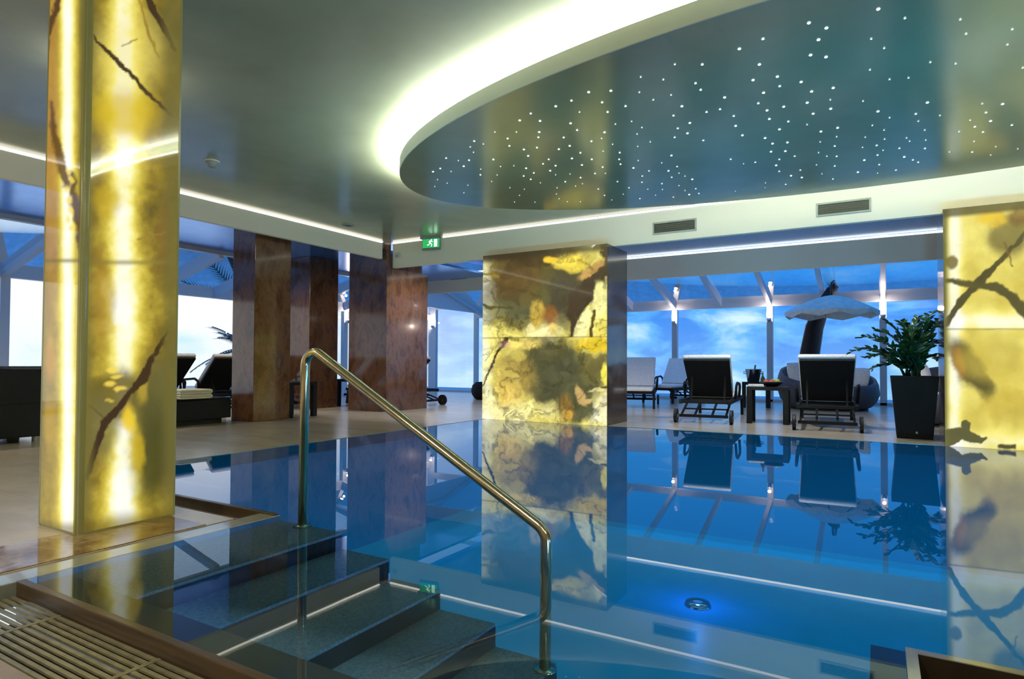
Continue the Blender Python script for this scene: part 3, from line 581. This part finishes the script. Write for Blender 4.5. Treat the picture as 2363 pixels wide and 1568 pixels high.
# sconces on the window posts
def sconce(x, y, z, dx, dy, label):
    s = empty('wall_sconce', label, 'wall lamp', (x, y, z), 0, 'sconces on the window posts')
    g = MB(); g.box((-.02 if dx == 0 else min(0, dx*.05), -.02 if dy == 0 else min(0, dy*.05), -.03), (.02 if dx == 0 else max(0, dx*.05), .02 if dy == 0 else max(0, dy*.05), .03)); g.build('bracket', m['chrome'], s)
    MB().lathe([(.028, -.05), (.05, -.02), (.055, .03), (.05, .03), (.04, -.02), (.001, -.04)], 18, (dx*.09, dy*.09, 0)).build('cup', m['chrome'], s)
    MB().ball((dx*.09, dy*.09, .012), .034, 9).build('bulb', m['sconce'], s)
    L = bpy.data.lights.new('sconce_glow', 'POINT'); L.energy = 7; L.color = (1, .78, .62); L.shadow_soft_size = .03
    o = bpy.data.objects.new('sconce_glow', L); COL.objects.link(o); o.parent = s; o.location = (dx*.12, dy*.12, .12)
sconce(-4.34, GY-.06, 1.88, 0, -1, 'small lit wall sconce on the window post left of the nearer lounger')
sconce(-2.15, GY-.06, 1.88, 0, -1, 'small lit wall sconce on the window post above the ice bucket')
sconce(.07, GY-.06, 1.88, 0, -1, 'small lit wall sconce on the window post right of the parasol')
sconce(GX+.06, 11.64, 1.93, 1, 0, 'small lit wall sconce on the post between the dark and broad marble columns')
sconce(D0-.05, GY-.06, 1.98, 0, -1, 'small lit wall sconce on the post left of the glass door')

# ------------------------------------------------------------------ loungers
def make_lounger(label, group):
    root = empty('sun_lounger', label, 'sun lounger', group=group)
    g = MB()
    for s in (-1, 1): g.box((s*.34-.022, .02, .27), (s*.34+.022, 1.93, .33))
    for yy in (.04, .4, .8, 1.2, 1.6, 1.9): g.box((-.32, yy-.02, .28), (.32, yy+.02, .32))
    g.build('frame', m['wicker'], root, bevel=.006)
    g = MB(); g.box((-.34, -.065, .085), (.34, -.035, .125))
    for x in (-.31, -.12, .12, .31): g.bar((x, -.05, .11), (x, .5, .28), .028, .022)
    g.bar((-.32, .2, .19), (.32, .2, .19), .028, .022); g.build('wheel_brace', m['wicker'], root)
    for s in (-1, 1):
        g = MB(); p = [(.10*math.cos(t*PI/12), .10*math.sin(t*PI/12)) for t in range(24)]
        vs = [(s*.385+d, -.05+a, .10+b) for d in (-.02, .02) for a, b in p]
        g.add(vs, [tuple(range(24)), tuple(range(24, 48))[::-1]] + [(k, (k+1) % 24, 24+(k+1) % 24, 24+k) for k in range(24)]); wh = g.build('wheel', m['rubber'], root, bevel=.006); MB().tube([(s*.36, -.05, .10), (s*.41, -.05, .10)], .022, 12).build('hub', m['chrome'], wh)
        g = MB(); g.bar((s*.345, 1.86, .28), (s*.345, 1.9, 0), .045, .045, (0, 1, 0)); g.build('leg', m['wicker'], root, bevel=.004)
        g = MB(); pts = [(s*.37, .62, .33), (s*.385, .60, .52), (s*.39, .70, .57), (s*.39, 1.0, .55), (s*.385, 1.12, .50), (s*.375, 1.12, .33)]
        g.tube(rounded(pts, .04, 4), .02, 8); g.build('armrest', m['wicker'], root)
    # raised back: hinge (y .78, z .35) to top (y .2, z .92)
    A = Vector((0, .78, .35)); B = Vector((0, .22, .915)); d = (B-A).normalized(); nrm = Vector((0, d.z, -d.y))
    def slab(a, b, o0, o1, w0, w1, g):
        pa, pb = A+d*a, A+d*b
        g.hexa([pa+nrm*o0+Vector((-w0, 0, 0)), pa+nrm*o0+Vector((w0, 0, 0)), pa+nrm*o1+Vector((w0, 0, 0)), pa+nrm*o1+Vector((-w0, 0, 0)),
                pb+nrm*o0+Vector((-w1, 0, 0)), pb+nrm*o0+Vector((w1, 0, 0)), pb+nrm*o1+Vector((w1, 0, 0)), pb+nrm*o1+Vector((-w1, 0, 0))])
    L = (B-A).length
    g = MB(); slab(0, L, -.012, .025, .31, .33, g); bk = g.build('backrest', m['wicker'], root, bevel=.01)
    for x in (-.24, .24): MB().bar((x, .36, .28), A+d*.45+Vector((x, 0, 0)), .025, .02).build('back_prop', m['wicker'], bk)
    g = MB(); slab(.02, L+.03, .027, .095, .325, .345, g); g.build('back_cushion', m['cushion'], root, bevel=.025, seg=3)
    g = MB(); g.box((-.32, .82, .332), (.32, 1.94, .40)); g.build('seat_cushion', m['cushion'], root, bevel=.025, seg=3)
    return root
rad = math.radians
GL = 'dark wicker sun loungers by the left windows'; GRR = 'dark wicker sun loungers by the pool'
l1 = make_lounger('black wicker sun lounger seen from behind, left of the small dark table', GRR)
l1.location = (-2.19, 9.13, 0); l1.rotation_euler = (0, 0, rad(5))
dup(l1, (-.585, 8.95, 0), rad(4), 'black wicker sun lounger seen from behind, between small dark table and planter', GRR)
dup(l1, (-9.33, 5.70, 0), rad(90), 'black wicker sun lounger behind the cream towels, beside the near onyx pillar', GL)
dup(l1, (-9.33, 6.70, 0), rad(90), 'black wicker sun lounger half hidden by the nearest brown marble column', GL)
dup(l1, (-9.33, 7.70, 0), rad(90), 'black wicker sun lounger between nearest and dark marble columns, above the low table', GL)
dup(l1, (-7.75, 9.80, 0), rad(90), 'black wicker sun lounger with wheel showing right of the broad marble column', GL)
dup(l1, (-4.42, 12.8, 0), rad(196), 'white cushioned sun lounger facing the pool right beside the centre pillar', 'white cushioned loungers by the far window', (1, .78, 1))
dup(l1, (-3.95, 14.8, 0), rad(172), 'white cushioned sun lounger just left of the black lounger, near the window', 'white cushioned loungers by the far window', (1, .82, 1))

# ------------------------------------------------------------------ tables
def table(name, label, loc, rz, L, Wd, Hh, leg=.075):
    t = empty(name, label, 'table', loc, rz)
    MB().box((-L/2, -Wd/2, Hh-.05), (L/2, Wd/2, Hh)).build('tabletop', m['wicker'], t, bevel=.006)
    for a in (-1, 1):
        for b_ in (-1, 1):
            x, y = a*(L/2-leg/2), b_*(Wd/2-leg/2); MB().box((x-leg/2, y-leg/2, 0), (x+leg/2, y+leg/2, Hh-.05)).build('leg', m['wicker'], t, bevel=.004)
    return t
TZ = .53
table('side_table', 'small black table between the two dark loungers holding a fruit bowl', (-1.40, 9.73, 0), rad(4), .56, .52, TZ)
table('side_table', 'small dark table by the window holding the ice bucket', (-2.12, 13.1, 0), rad(10), .52, .5, .5)
table('side_table', 'low dark table right beside the nearest brown marble column', (-8.02, 6.64, 0), 0, .62, .54, .55)
table('side_table', 'low dark table mostly hidden left of the broad marble column', (-8.98, 9.05, 0), 0, .5, .62, .53)
bw = empty('fruit_bowl', 'shallow dark bowl of fruit on the table between the dark loungers', 'bowl', (-1.36, 9.75, TZ), 0)
MB().lathe([(.001, .0), (.07, .0), (.09, .012), (.15, .05), (.17, .07), (.165, .072), (.14, .055), (.08, .022), (.001, .018)], 28).build('bowl_shell', m['mast'], bw)
def fruit(p, r, mat, label, sc=(1, 1, 1)):
    f_ = empty('fruit', label, 'fruit', (-1.36+p[0], 9.75+p[1], TZ+p[2]), 0, 'fruit in the bowl')
    MB().ball((0, 0, 0), r, 10, sc).build('flesh', mat, f_); MB().tube([(0, 0, r*sc[2]*.9), (.006, 0, r*sc[2]*1.25)], .004, 6).build('stalk', m['mast'], f_)
fruit((-.075, -.02, .064), .042, m['fruitr'], 'red apple at the left side of the fruit bowl')
fruit((.002, -.075, .062), .04, m['fruitr'], 'red apple at the front of the fruit bowl')
fruit((.075, .0, .066), .042, m['fruity'], 'yellow green pear at the right of the fruit bowl', (1, 1, 1.15))
fruit((.0, .07, .064), .042, m['fruity'], 'yellow green pear at the back of the fruit bowl', (1, 1, 1.1))
g = MB(); g.box((-.11, -.09, 0), (.11, .09, .018)); g.box((-.105, -.088, .019), (.105, .086, .034)); o = g.build('folded_napkin', m['cushion'], bevel=.007, seg=3); o.location = (-1.555, 9.60, TZ); o.rotation_euler = (0, 0, .2)
tag(o, 'folded white cloth on the left edge of the fruit bowl table', 'napkin')
bt = empty('water_bottle', 'small dark bottle standing behind the fruit bowl on the table', 'bottle', (-1.50, 9.86, TZ))
MB().lathe([(.001, 0), (.032, 0), (.034, .01), (.034, .11), (.014, .15), (.012, .185), (.001, .186)], 18).build('glass', m['bottle'], bt); MB().lathe([(.001, .187), (.014, .187), (.014, .206), (.001, .207)], 14).build('cap', m['chrome'], bt)
ib = empty('ice_bucket', 'shiny metal ice bucket on the small table by the window', 'ice bucket', (-2.16, 13.05, .5))
MB().lathe([(.001, 0), (.10, 0), (.11, .01), (.15, .25), (.16, .255), (.155, .262), (.14, .25), (.1, .02), (.001, .018)], 28).build('pail', m['chrome'], ib)
for s in (-1, 1): MB().tube([(s*.14, 0, .21), (s*.18, 0, .21), (s*.18, 0, .17), (s*.138, 0, .17)], .008, 8).build('handle', m['chrome'], ib)
bo = empty('wine_bottle', 'dark wine bottle leaning in the metal ice bucket', 'bottle', (-2.16, 13.05, .525))
bb = MB().lathe([(.001, 0), (.036, 0), (.038, .01), (.038, .17), (.015, .23), (.014, .32), (.001, .321)], 18).build('glass', m['bottle'], bo); bo.rotation_euler = (.0, .12, 0)

# ------------------------------------------------------------------ round wicker daybeds
def daybed(label, loc, rz, R=.9):
    d = empty('round_daybed', label, 'daybed', loc, rz)
    n = 56; rim = lambda t: .46 + .40*(.5+.5*math.cos(t))**1.1
    prof = [(.74, .02), (.84, .12), (.93, .28), (.99, .55), (.97, .85), (.93, 1.0), (.87, .97), (.84, .75), (.80, .45), (.78, .36)]
    vs = []
    for i, (r, h) in enumerate(prof):
        for k in range(n):
            t = 2*PI*k/n; z = h*rim(t) if i not in (0, 9) else (.02 if i == 0 else .30); vs.append((R*r*math.cos(t), R*r*math.sin(t), z))
    g = MB(); g.add(vs, [(i*n+k, i*n+(k+1) % n, (i+1)*n+(k+1) % n, (i+1)*n+k) for i in range(len(prof)-1) for k in range(n)], True); g.build('wicker_shell', m['bwicker'], d)
    MB().lathe([(.001, .02), (.70, .02), (.70, 0), (.001, 0)], 32).build('foot', m['dark'], d)
    MB().lathe([(.001, .30), (.70*R, .30), (.75*R, .34), (.75*R, .41), (.70*R, .45), (.001, .46)], 36).build('seat_cushion', m['cushion'], d)
    return d
daybed('round grey wicker daybed under the white parasol behind the right lounger', (-.88, 13.45, 0), rad(120))
daybed('round grey wicker daybed partly hidden behind the tall black planter', (.98, 10.9, 0), rad(75), .82)
def pillow(loc, rot, label, sc=(.26, .09, .24)):
    g = MB(); n = 12; vs = []
    for side in (1, -1):
        for i in range(n+1):
            for j in range(n+1):
                u, v = -1+2*i/n, -1+2*j/n; h = ((1-u**4)*(1-v**4))**.6; vs.append((u*sc[0]*(1-.06*v*v), side*sc[1]*h, v*sc[2]*(1-.06*u*u)))
    q = (n+1)**2
    fs = [(i*(n+1)+j, (i+1)*(n+1)+j, (i+1)*(n+1)+j+1, i*(n+1)+j+1) for i in range(n) for j in range(n)]
    g.add(vs, fs + [tuple(q+a for a in f_)[::-1] for f_ in fs], True); o = g.build('throw_pillow', m['cushion']); o.location = loc; o.rotation_euler = rot
    tag(o, label, 'pillow', 'white throw pillows in the daybeds')
pillow((-1.36, 13.22, .66), (-.25, 0, rad(55)), 'white throw pillow at the left inside of the parasol daybed')
pillow((-.32, 13.3, .62), (.2, 0, rad(140)), 'white throw pillow at the right inside of the parasol daybed', (.2, .08, .18))
pillow((.56, 11.0, .66), (-.2, 0, rad(80)), 'white throw pillow showing left above the black planter')
pillow((1.2, 11.25, .68), (-.2, 0, rad(-20)), 'white throw pillow showing right behind the planter leaves')

# parasol
pa = empty('curved_parasol', 'white parasol on a thick dark curved mast above the round daybed', 'parasol', (-1.12, 14.55, 0))
g = MB(); pts = [(-.22, 0, 0), (-.20, 0, .6), (-.15, 0, 1.1), (-.06, 0, 1.65), (.10, 0, 2.1), (.27, 0, 2.42), (.36, 0, 2.52)]
g.tube(pts, [.25, .245, .235, .215, .17, .12, .07], 14, flat=.5); g.build('mast', m['mast'], pa)
MB().lathe([(.001, .05), (.36, .05), (.38, .03), (.38, 0), (.001, 0)], 28, (-.2, 0, 0)).build('base', m['mast'], pa)
k8 = 8; cx, cy = .32, -.95; Rr = .84; ztop = 2.22; zed = 1.90
g = MB(); nseg = 8; rings = 6; vs = []
for i in range(rings+1):
    q = i/rings
    for k in range(nseg*4):
        t = 2*PI*k/(nseg*4)+.2; sag = 1-.06*q*(.5-.5*math.cos(8*(t-.2))); z = ztop-(ztop-zed)*q**1.5 - .02*q*(.5-.5*math.cos(8*(t-.2)))
        vs.append((cx+max(.001, Rr*q*sag)*math.cos(t), cy+max(.001, Rr*q*sag)*math.sin(t), z))
nn = nseg*4
g.add(vs, [(i*nn+k, i*nn+(k+1) % nn, (i+1)*nn+(k+1) % nn, (i+1)*nn+k) for i in range(rings) for k in range(nn)], True)
val = [vs[rings*nn+k] for k in range(nn)]; g.add(val + [(x, y, z-.09+.025*math.cos(8*(2*PI*k/nn))) for k, (x, y, z) in enumerate(val)], [(k, (k+1) % nn, nn+(k+1) % nn, nn+k) for k in range(nn)], True)
g.build('canopy', m['canvas'], pa)
for k in range(8):
    t = 2*PI*k/8+.2; MB().tube([(cx, cy, ztop-.04), (cx+Rr*.5*math.cos(t), cy+Rr*.5*math.sin(t), ztop-.18), (cx+Rr*.96*math.cos(t), cy+Rr*.96*math.sin(t), zed-.015)], .009, 6).build('rib', m['mast'], pa)
g = MB(); g.tube(rounded([(.33, 0, 2.5), (.34, -.5, 2.55), (cx, cy, 2.45), (cx, cy, 2.19)], .1, 4), .022, 8); g.build('hanger_arm', m['mast'], pa)

# ------------------------------------------------------------------ planter with plant
PL = Vector((.345, 8.68, 0))
pt = empty('square_planter', 'tall tapered black square planter at the pool edge beside the right pillar', 'planter', PL)
g = MB(); b0, b1, h_ = .175, .235, .725
def ring(w, z): return [(-w, -w, z), (w, -w, z), (w, w, z), (-w, w, z)]
g.add(ring(b0, 0)+ring(b1, h_)+ring(b1-.025, h_)+ring(b1-.03, h_-.06), [(3, 2, 1, 0)] + [(a+i, a+(i+1) % 4, a+4+(i+1) % 4, a+4+i) for a in (0, 4, 8) for i in range(4)])
g.build('box', m['wicker'], pt, bevel=.006); MB().box((-.2, -.2, h_-.075), (.2, .2, h_-.06)).build('soil', m['soil'], pt)
g = MB(); g.lathe([(.001, .003), (.012, .002), (.014, 0)], 14); o = g.build('emblem', m['chrome'], pt); o.rotation_euler = (PI/2-.08, 0, 0); o.location = (.02, -.184, .075)
zz = empty('zamioculcas_plant', 'dark green plant with arching leafy stems growing in the black planter', 'plant', PL + Vector((0, 0, h_-.06)))
def frond(base, tip, bend, nl, name='leafy_stem', ls=.115):
    a, b_ = Vector(base), Vector(tip); mid = (a+b_)/2 + Vector(bend); g = MB(); pts = []
    for i in range(11):
        t = i/10; pts.append(a*(1-t)**2 + mid*2*t*(1-t) + b_*t*t)
    g.tube(pts, [.013-.009*i/10 for i in range(11)], 6)
    for j in range(nl):
        t = .18+.82*j/(nl-1); k = min(9, int(t*10)); p = pts[k]*(1-(t*10-k)) + pts[k+1]*(t*10-k) if k < 10 else pts[10]
        d = (pts[k+1]-pts[k]).normalized(); sd = d.cross(Vector((0, 0, 1))); sd = sd.normalized() if sd.length > .05 else Vector((1, 0, 0)); up = sd.cross(d)
        s_ = ls*(1.15-.55*abs(t-.45)*1.6)
        for s in (-1, 1):
            ax = (sd*s*.8 + d*.65 + up*random.uniform(-.3, .6)).normalized(); wv = (ax.cross(up).normalized() + up*random.uniform(-.7, .7)).normalized()*s_*.25; nb = ax.cross(wv).normalized()
            g.add([p, p+ax*s_*.3+wv, p+ax*s_*.7+wv*.85, p+ax*s_+nb*.01, p+ax*s_*.7-wv*.85, p+ax*s_*.3-wv, p+ax*s_*.5+nb*.014], [(0, 6, 1), (1, 6, 2), (2, 6, 3), (3, 6, 4), (4, 6, 5), (5, 6, 0)], True)
    return g.build(name, m['leaf'], zz)
tips = [((1965,812),-.25),((1985,778),-.1),((2020,762),.1),((2043,740),.0),((2078,742),.35),((2118,735),.1),((2150,722),.25),((2174,735),.3),((2178,790),.3),((2170,830),.32),((2015,850),-.1),((2060,800),-.25),((2100,790),-.2),((2140,770),.28),((2000,825),.25),((2035,815),-.15)]
for i, ((tx, ty), dy) in enumerate(tips):
    P = pix(tx, ty, 1, PL.y+dy) - zz.location; a = random.uniform(0, 2*PI); hd = Vector((P.x, P.y, 0))
    frond((.08*math.cos(a), .08*math.sin(a), 0), P, (-.18*P.x, -.18*P.y, .16+.25*hd.length), 15)

# ------------------------------------------------------------------ left lounge furniture
so_ = empty('wicker_sofa', 'black wicker lounge sofa at the left edge behind the near onyx pillar', 'sofa', (-8.05, 2.3, 0))
MB().box((-.4, -1.1, .06), (.4, .95, .40)).build('base', m['wicker'], so_, bevel=.01); MB().box((.22, -1.1, .402), (.4, .95, .77)).build('backrest', m['wicker'], so_, bevel=.01)
MB().box((.20, -1.1, .772), (.405, .95, .80)).build('top_rail', m['bwicker'], so_, bevel=.006); MB().box((-.38, -1.05, .402), (.20, .9, .52)).build('seat_cushion', m['cushion'], so_, bevel=.03, seg=3)
for y in (-1.0, .3, .82):
    for x in (-.34, .34): MB().box((x-.03, y-.06, 0), (x+.055, y+.06, .06)).build('foot', m['grey'], so_)
be = empty('wicker_bench', 'low black wicker bench beside the near pillar carrying folded towels', 'bench', (-8.27, 5.05, 0))
MB().box((-.4, -.75, .075), (.4, .45, .335)).build('box', m['wicker'], be, bevel=.008); MB().box((-.405, -.755, .337), (.405, .455, .36)).build('top', m['wicker'], be, bevel=.006)
MB().box((-.33, -.45, 0), (.33, .35, .075)).build('plinth', m['dark'], be)
for k, lab in enumerate(('folded cream towel, lower one of the two on the wicker bench', 'folded cream towel, upper one of the two on the wicker bench')):
    g = MB(); z = .36+.064*k; g.box((-.2, -.3, z), (.2, .14, z+.03)); g.box((-.2, -.3, z+.031), (.2, .143, z+.062)); g.tube([(-.195, .135, z+.031), (.195, .135, z+.031)], .029, 10)
    o = g.build('folded_towel', m['towel'], bevel=.012, seg=3); o.location = (-8.02, 5.03, 0); tag(o, lab, 'towel', 'folded towels on the wicker bench')
pf = empty('wicker_pouf', 'round dark wicker pouf just left of the centre onyx pillar', 'pouf', (-8.06, 12.15, 0))
MB().lathe([(.001, .02), (.14, .02), (.21, .12), (.23, .22), (.20, .34), (.12, .41), (.001, .42)], 28).build('body', m['wicker'], pf); MB().lathe([(.001, .02), (.12, .02), (.12, 0), (.001, 0)], 20).build('foot', m['dark'], pf)

# ------------------------------------------------------------------ outside
t_ = MB(); t_.box((-16.5, -6, -.4), (GX-.1, 19, -.06)); t_.box((GX-.1, GY+.1, -.4), (8, 19, -.06)); struct(t_.build('terrace', m['terrace']))
pp = pix(580, 780, 0, -13.4)
pm = empty('palm_tree', 'small palm outside the left windows behind the nearest marble column', 'palm', (pp.x, pp.y, -.06))
MB().tube([(0, 0, 0), (.03, 0, .6), (0, .02, 1.18)], [.11, .09, .075], 10).build('trunk', m['mast'], pm)
for k in range(24):
    a = k*2.4; e_ = random.uniform(.0, 1.0); Lr = random.uniform(1.1, 1.45); c0 = Vector((0, 0, 1.16)); g = MB(); pts = []
    for i in range(9):
        s = i/8; pts.append(c0 + Vector((math.cos(a)*Lr*s*(1-.35*e_), math.sin(a)*Lr*s*(1-.35*e_), Lr*(.72*e_+.15)*s - .75*s*s*(1.05-e_*.7))))
    g.tube(pts, .012, 5)
    for i in range(1, 9):
        for q in (0, .5):
            p = pts[i-1]*(1-q)+pts[i]*q; d = (pts[i]-pts[i-1]).normalized(); sd = d.cross(Vector((0, 0, 1))).normalized(); ll = .36*(1-.55*abs(i/8-.4))
            for s in (-1, 1):
                ax = (sd*s + d*.9 + Vector((0, 0, -.2))).normalized(); wv = d*.03; g.add([p-wv, p+wv, p+ax*ll], [(0, 1, 2)])
    g.build('frond', m['palm'], pm)

# ------------------------------------------------------------------ lights
def area(name, loc, rot, size, energy, col, sy=None):
    L = bpy.data.lights.new(name, 'AREA'); L.energy = energy; L.color = col; L.size = size
    if sy: L.shape = 'RECTANGLE'; L.size_y = sy
    o = bpy.data.objects.new(name, L); COL.objects.link(o); o.location = loc; o.rotation_euler = rot; return o
def added_wall_lamp(x, y, z, rz, en, label, col=(.35, .75, 1)):  # added lamps, out of view, that brighten the pool from below the water
    l = struct(MB().lathe([(.001, .02), (.09, .02), (.11, .01), (.12, 0)], 24).build('added_pool_lamp', m['plight'])); l.location = (x, y, z); l.rotation_euler = (Matrix.Rotation(rz, 3, 'Z') @ Matrix.Rotation(PI/2, 3, 'X')).to_euler()
    L = bpy.data.lights.new('added_pool_beam', 'SPOT'); L.energy = en; L.color = col; L.spot_size = rad(96); L.spot_blend = .8; L.shadow_soft_size = .08
    q = bpy.data.objects.new('added_pool_beam', L); COL.objects.link(q); q.parent = l; q.location = (0, 0, .06); q.rotation_euler = (PI-.62, 0, 0)
for x, en in ((.5, 300), (1.6, 160), (3.4, 150)): added_wall_lamp(x, RY+.08, -.78, PI, en, 'added unseen underwater lamp in the near right pool wall', (.12, .5, 1))
for x, en in ((-4.4, 40), (-3.2, 110)): added_wall_lamp(x, NY+.004, -.6, PI, en, 'added unseen underwater lamp in the pool wall below the near pillar', (.25, .75, .85))
added_wall_lamp(RX-.094, 1.75, -.12, -PI/2, 26, 'added unseen underwater lamp beside the pool steps', (.6, .88, 1))  # added to brighten the step treads
for y, en in ((2.8, 140), (4.4, 180), (7.4, 60)): added_wall_lamp(XE-.004, y, -.6, -PI/2, en, 'added unseen underwater lamp in the right pool wall', (.12, .55, 1))
def downlight(x, y, z, en, label, ang=150, col=(1, .9, .76)):  # added fill fixtures, unseen, that lift the room and deck brightness
    l = struct(MB().lathe([(.04, 0), (.065, 0), (.062, -.008), (.042, -.006), (.04, 0)], 20).build('added_downlight', m['chrome'])); l.location = (x, y, z)
    L = bpy.data.lights.new('added_downlight_beam', 'SPOT'); L.energy = en; L.color = col; L.spot_size = rad(ang); L.spot_blend = .8; L.shadow_soft_size = .06
    q = bpy.data.objects.new('added_downlight_beam', L); COL.objects.link(q); q.parent = l; q.location = (0, 0, -.02)
for x, y in ((-5.6, -.6), (-3.4, -1.6), (-1.2, -1.0), (1.2, -1.6), (3.4, -.6)): downlight(x, y, CZ, 180, 'added fill downlight in the main ceiling behind the viewer', 165)
gl = struct(MB().ball((0, 0, -.09), .07, 12).lathe([(.001, -.03), (.05, -.03), (.06, 0), (.001, 0)], 20).build('added_globe', m['rim'])); gl.location = (-4.6, 2.27, CZ)  # added globe hidden behind the near pillar, brightens the left bulkhead
L = bpy.data.lights.new('added_globe_light', 'POINT'); L.energy = 10; L.color = (1, .92, .78); L.shadow_soft_size = .08
q = bpy.data.objects.new('added_globe_light', L); COL.objects.link(q); q.parent = gl; q.location = (-.12, .05, -.1)
for y in (1.2, 3.9, 6.6, 9.6): downlight(-8.8, y, 2.81, 70, 'added fill downlight in the left soffit')
for x in (-6.2, -3.6, -1.4, 1.0): downlight(x, 8.55, CZ, 170, 'added fill downlight in the back soffit', 150, (.95, .95, 1))

# ------------------------------------------------------------------ sky
wd = bpy.data.worlds.new('dusk_sky'); scene.world = wd; wd.use_nodes = True; nt = wd.node_tree; nt.nodes.clear()
N_ = lambda t, **k: nt.nodes.new(t)
tc = N_(''.join(['ShaderNodeTexCoord'])); mp = N_('ShaderNodeMapping'); mp.inputs['Scale'].default_value = (1, 1, 2.6); nt.links.new(tc.outputs['Generated'], mp.inputs[0])
nz = N_('ShaderNodeTexNoise'); nz.inputs['Scale'].default_value = 8; nz.inputs['Detail'].default_value = 6; nz.inputs['Roughness'].default_value = .55; nz.inputs['Distortion'].default_value = .3; nt.links.new(mp.outputs[0], nz.inputs['Vector'])
cr = N_('ShaderNodeValToRGB'); el = cr.color_ramp.elements; el[0].position = .44; el[0].color = rgba((48, 136, 240)); el[1].position = .70; el[1].color = rgba((214, 244, 252)); e3 = el.new(.55); e3.color = rgba((96, 182, 252)); nt.links.new(nz.outputs['Fac'], cr.inputs[0])
sp = N_('ShaderNodeSeparateXYZ'); nt.links.new(tc.outputs['Generated'], sp.inputs[0])
zr = N_('ShaderNodeMapRange'); zr.inputs['From Min'].default_value = .07; zr.inputs['From Max'].default_value = .15; nt.links.new(sp.outputs['Z'], zr.inputs['Value'])
m1 = N_('ShaderNodeMix'); m1.data_type = 'RGBA'; m1.inputs['B'].default_value = rgba((56, 148, 236)); nt.links.new(zr.outputs[0], m1.inputs['Factor']); nt.links.new(cr.outputs[0], m1.inputs['A'])
xr = N_('ShaderNodeMapRange'); xr.inputs['From Min'].default_value = -.45; xr.inputs['From Max'].default_value = -.82; nt.links.new(sp.outputs['X'], xr.inputs['Value'])
z2 = N_('ShaderNodeMapRange'); z2.inputs['From Min'].default_value = .5; z2.inputs['From Max'].default_value = .1; nt.links.new(sp.outputs['Z'], z2.inputs['Value'])
mu = N_('ShaderNodeMath'); mu.operation = 'MULTIPLY'; nt.links.new(xr.outputs[0], mu.inputs[0]); nt.links.new(z2.outputs[0], mu.inputs[1])
cl = N_('ShaderNodeValToRGB'); e2 = cl.color_ramp.elements; e2[0].position = .22; e2[0].color = rgba((186, 230, 252)); e2[1].position = .5; e2[1].color = rgba((255, 255, 255)); nt.links.new(nz.outputs['Fac'], cl.inputs[0])
m2 = N_('ShaderNodeMix'); m2.data_type = 'RGBA'; nt.links.new(mu.outputs[0], m2.inputs['Factor']); nt.links.new(m1.outputs['Result'], m2.inputs['A']); nt.links.new(cl.outputs[0], m2.inputs['B'])
hz_ = N_('ShaderNodeMapRange'); hz_.inputs['From Min'].default_value = .10; hz_.inputs['From Max'].default_value = -.05; hz_.inputs['To Max'].default_value = .4; nt.links.new(sp.outputs['Z'], hz_.inputs['Value'])
m3 = N_('ShaderNodeMix'); m3.data_type = 'RGBA'; m3.inputs['B'].default_value = rgba((186, 228, 250)); nt.links.new(hz_.outputs[0], m3.inputs['Factor']); nt.links.new(m2.outputs['Result'], m3.inputs['A']); m2 = m3
bg = N_('ShaderNodeBackground'); bg.inputs[1].default_value = .8; nt.links.new(m2.outputs['Result'], bg.inputs[0])
wo = N_('ShaderNodeOutputWorld'); nt.links.new(bg.outputs[0], wo.inputs[0])

# ------------------------------------------------------------------ render look
scene.view_settings.view_transform = 'Standard'; scene.view_settings.look = 'None'; scene.view_settings.exposure = .5; scene.view_settings.gamma = 1
cy_ = scene.cycles
cy_.max_bounces = 8; cy_.diffuse_bounces = 4; cy_.glossy_bounces = 4; cy_.transparent_max_bounces = 12; cy_.transmission_bounces = 4
cy_.caustics_reflective = False; cy_.caustics_refractive = False; cy_.sample_clamp_indirect = 4; cy_.adaptive_threshold = .02; cy_.use_denoising = True
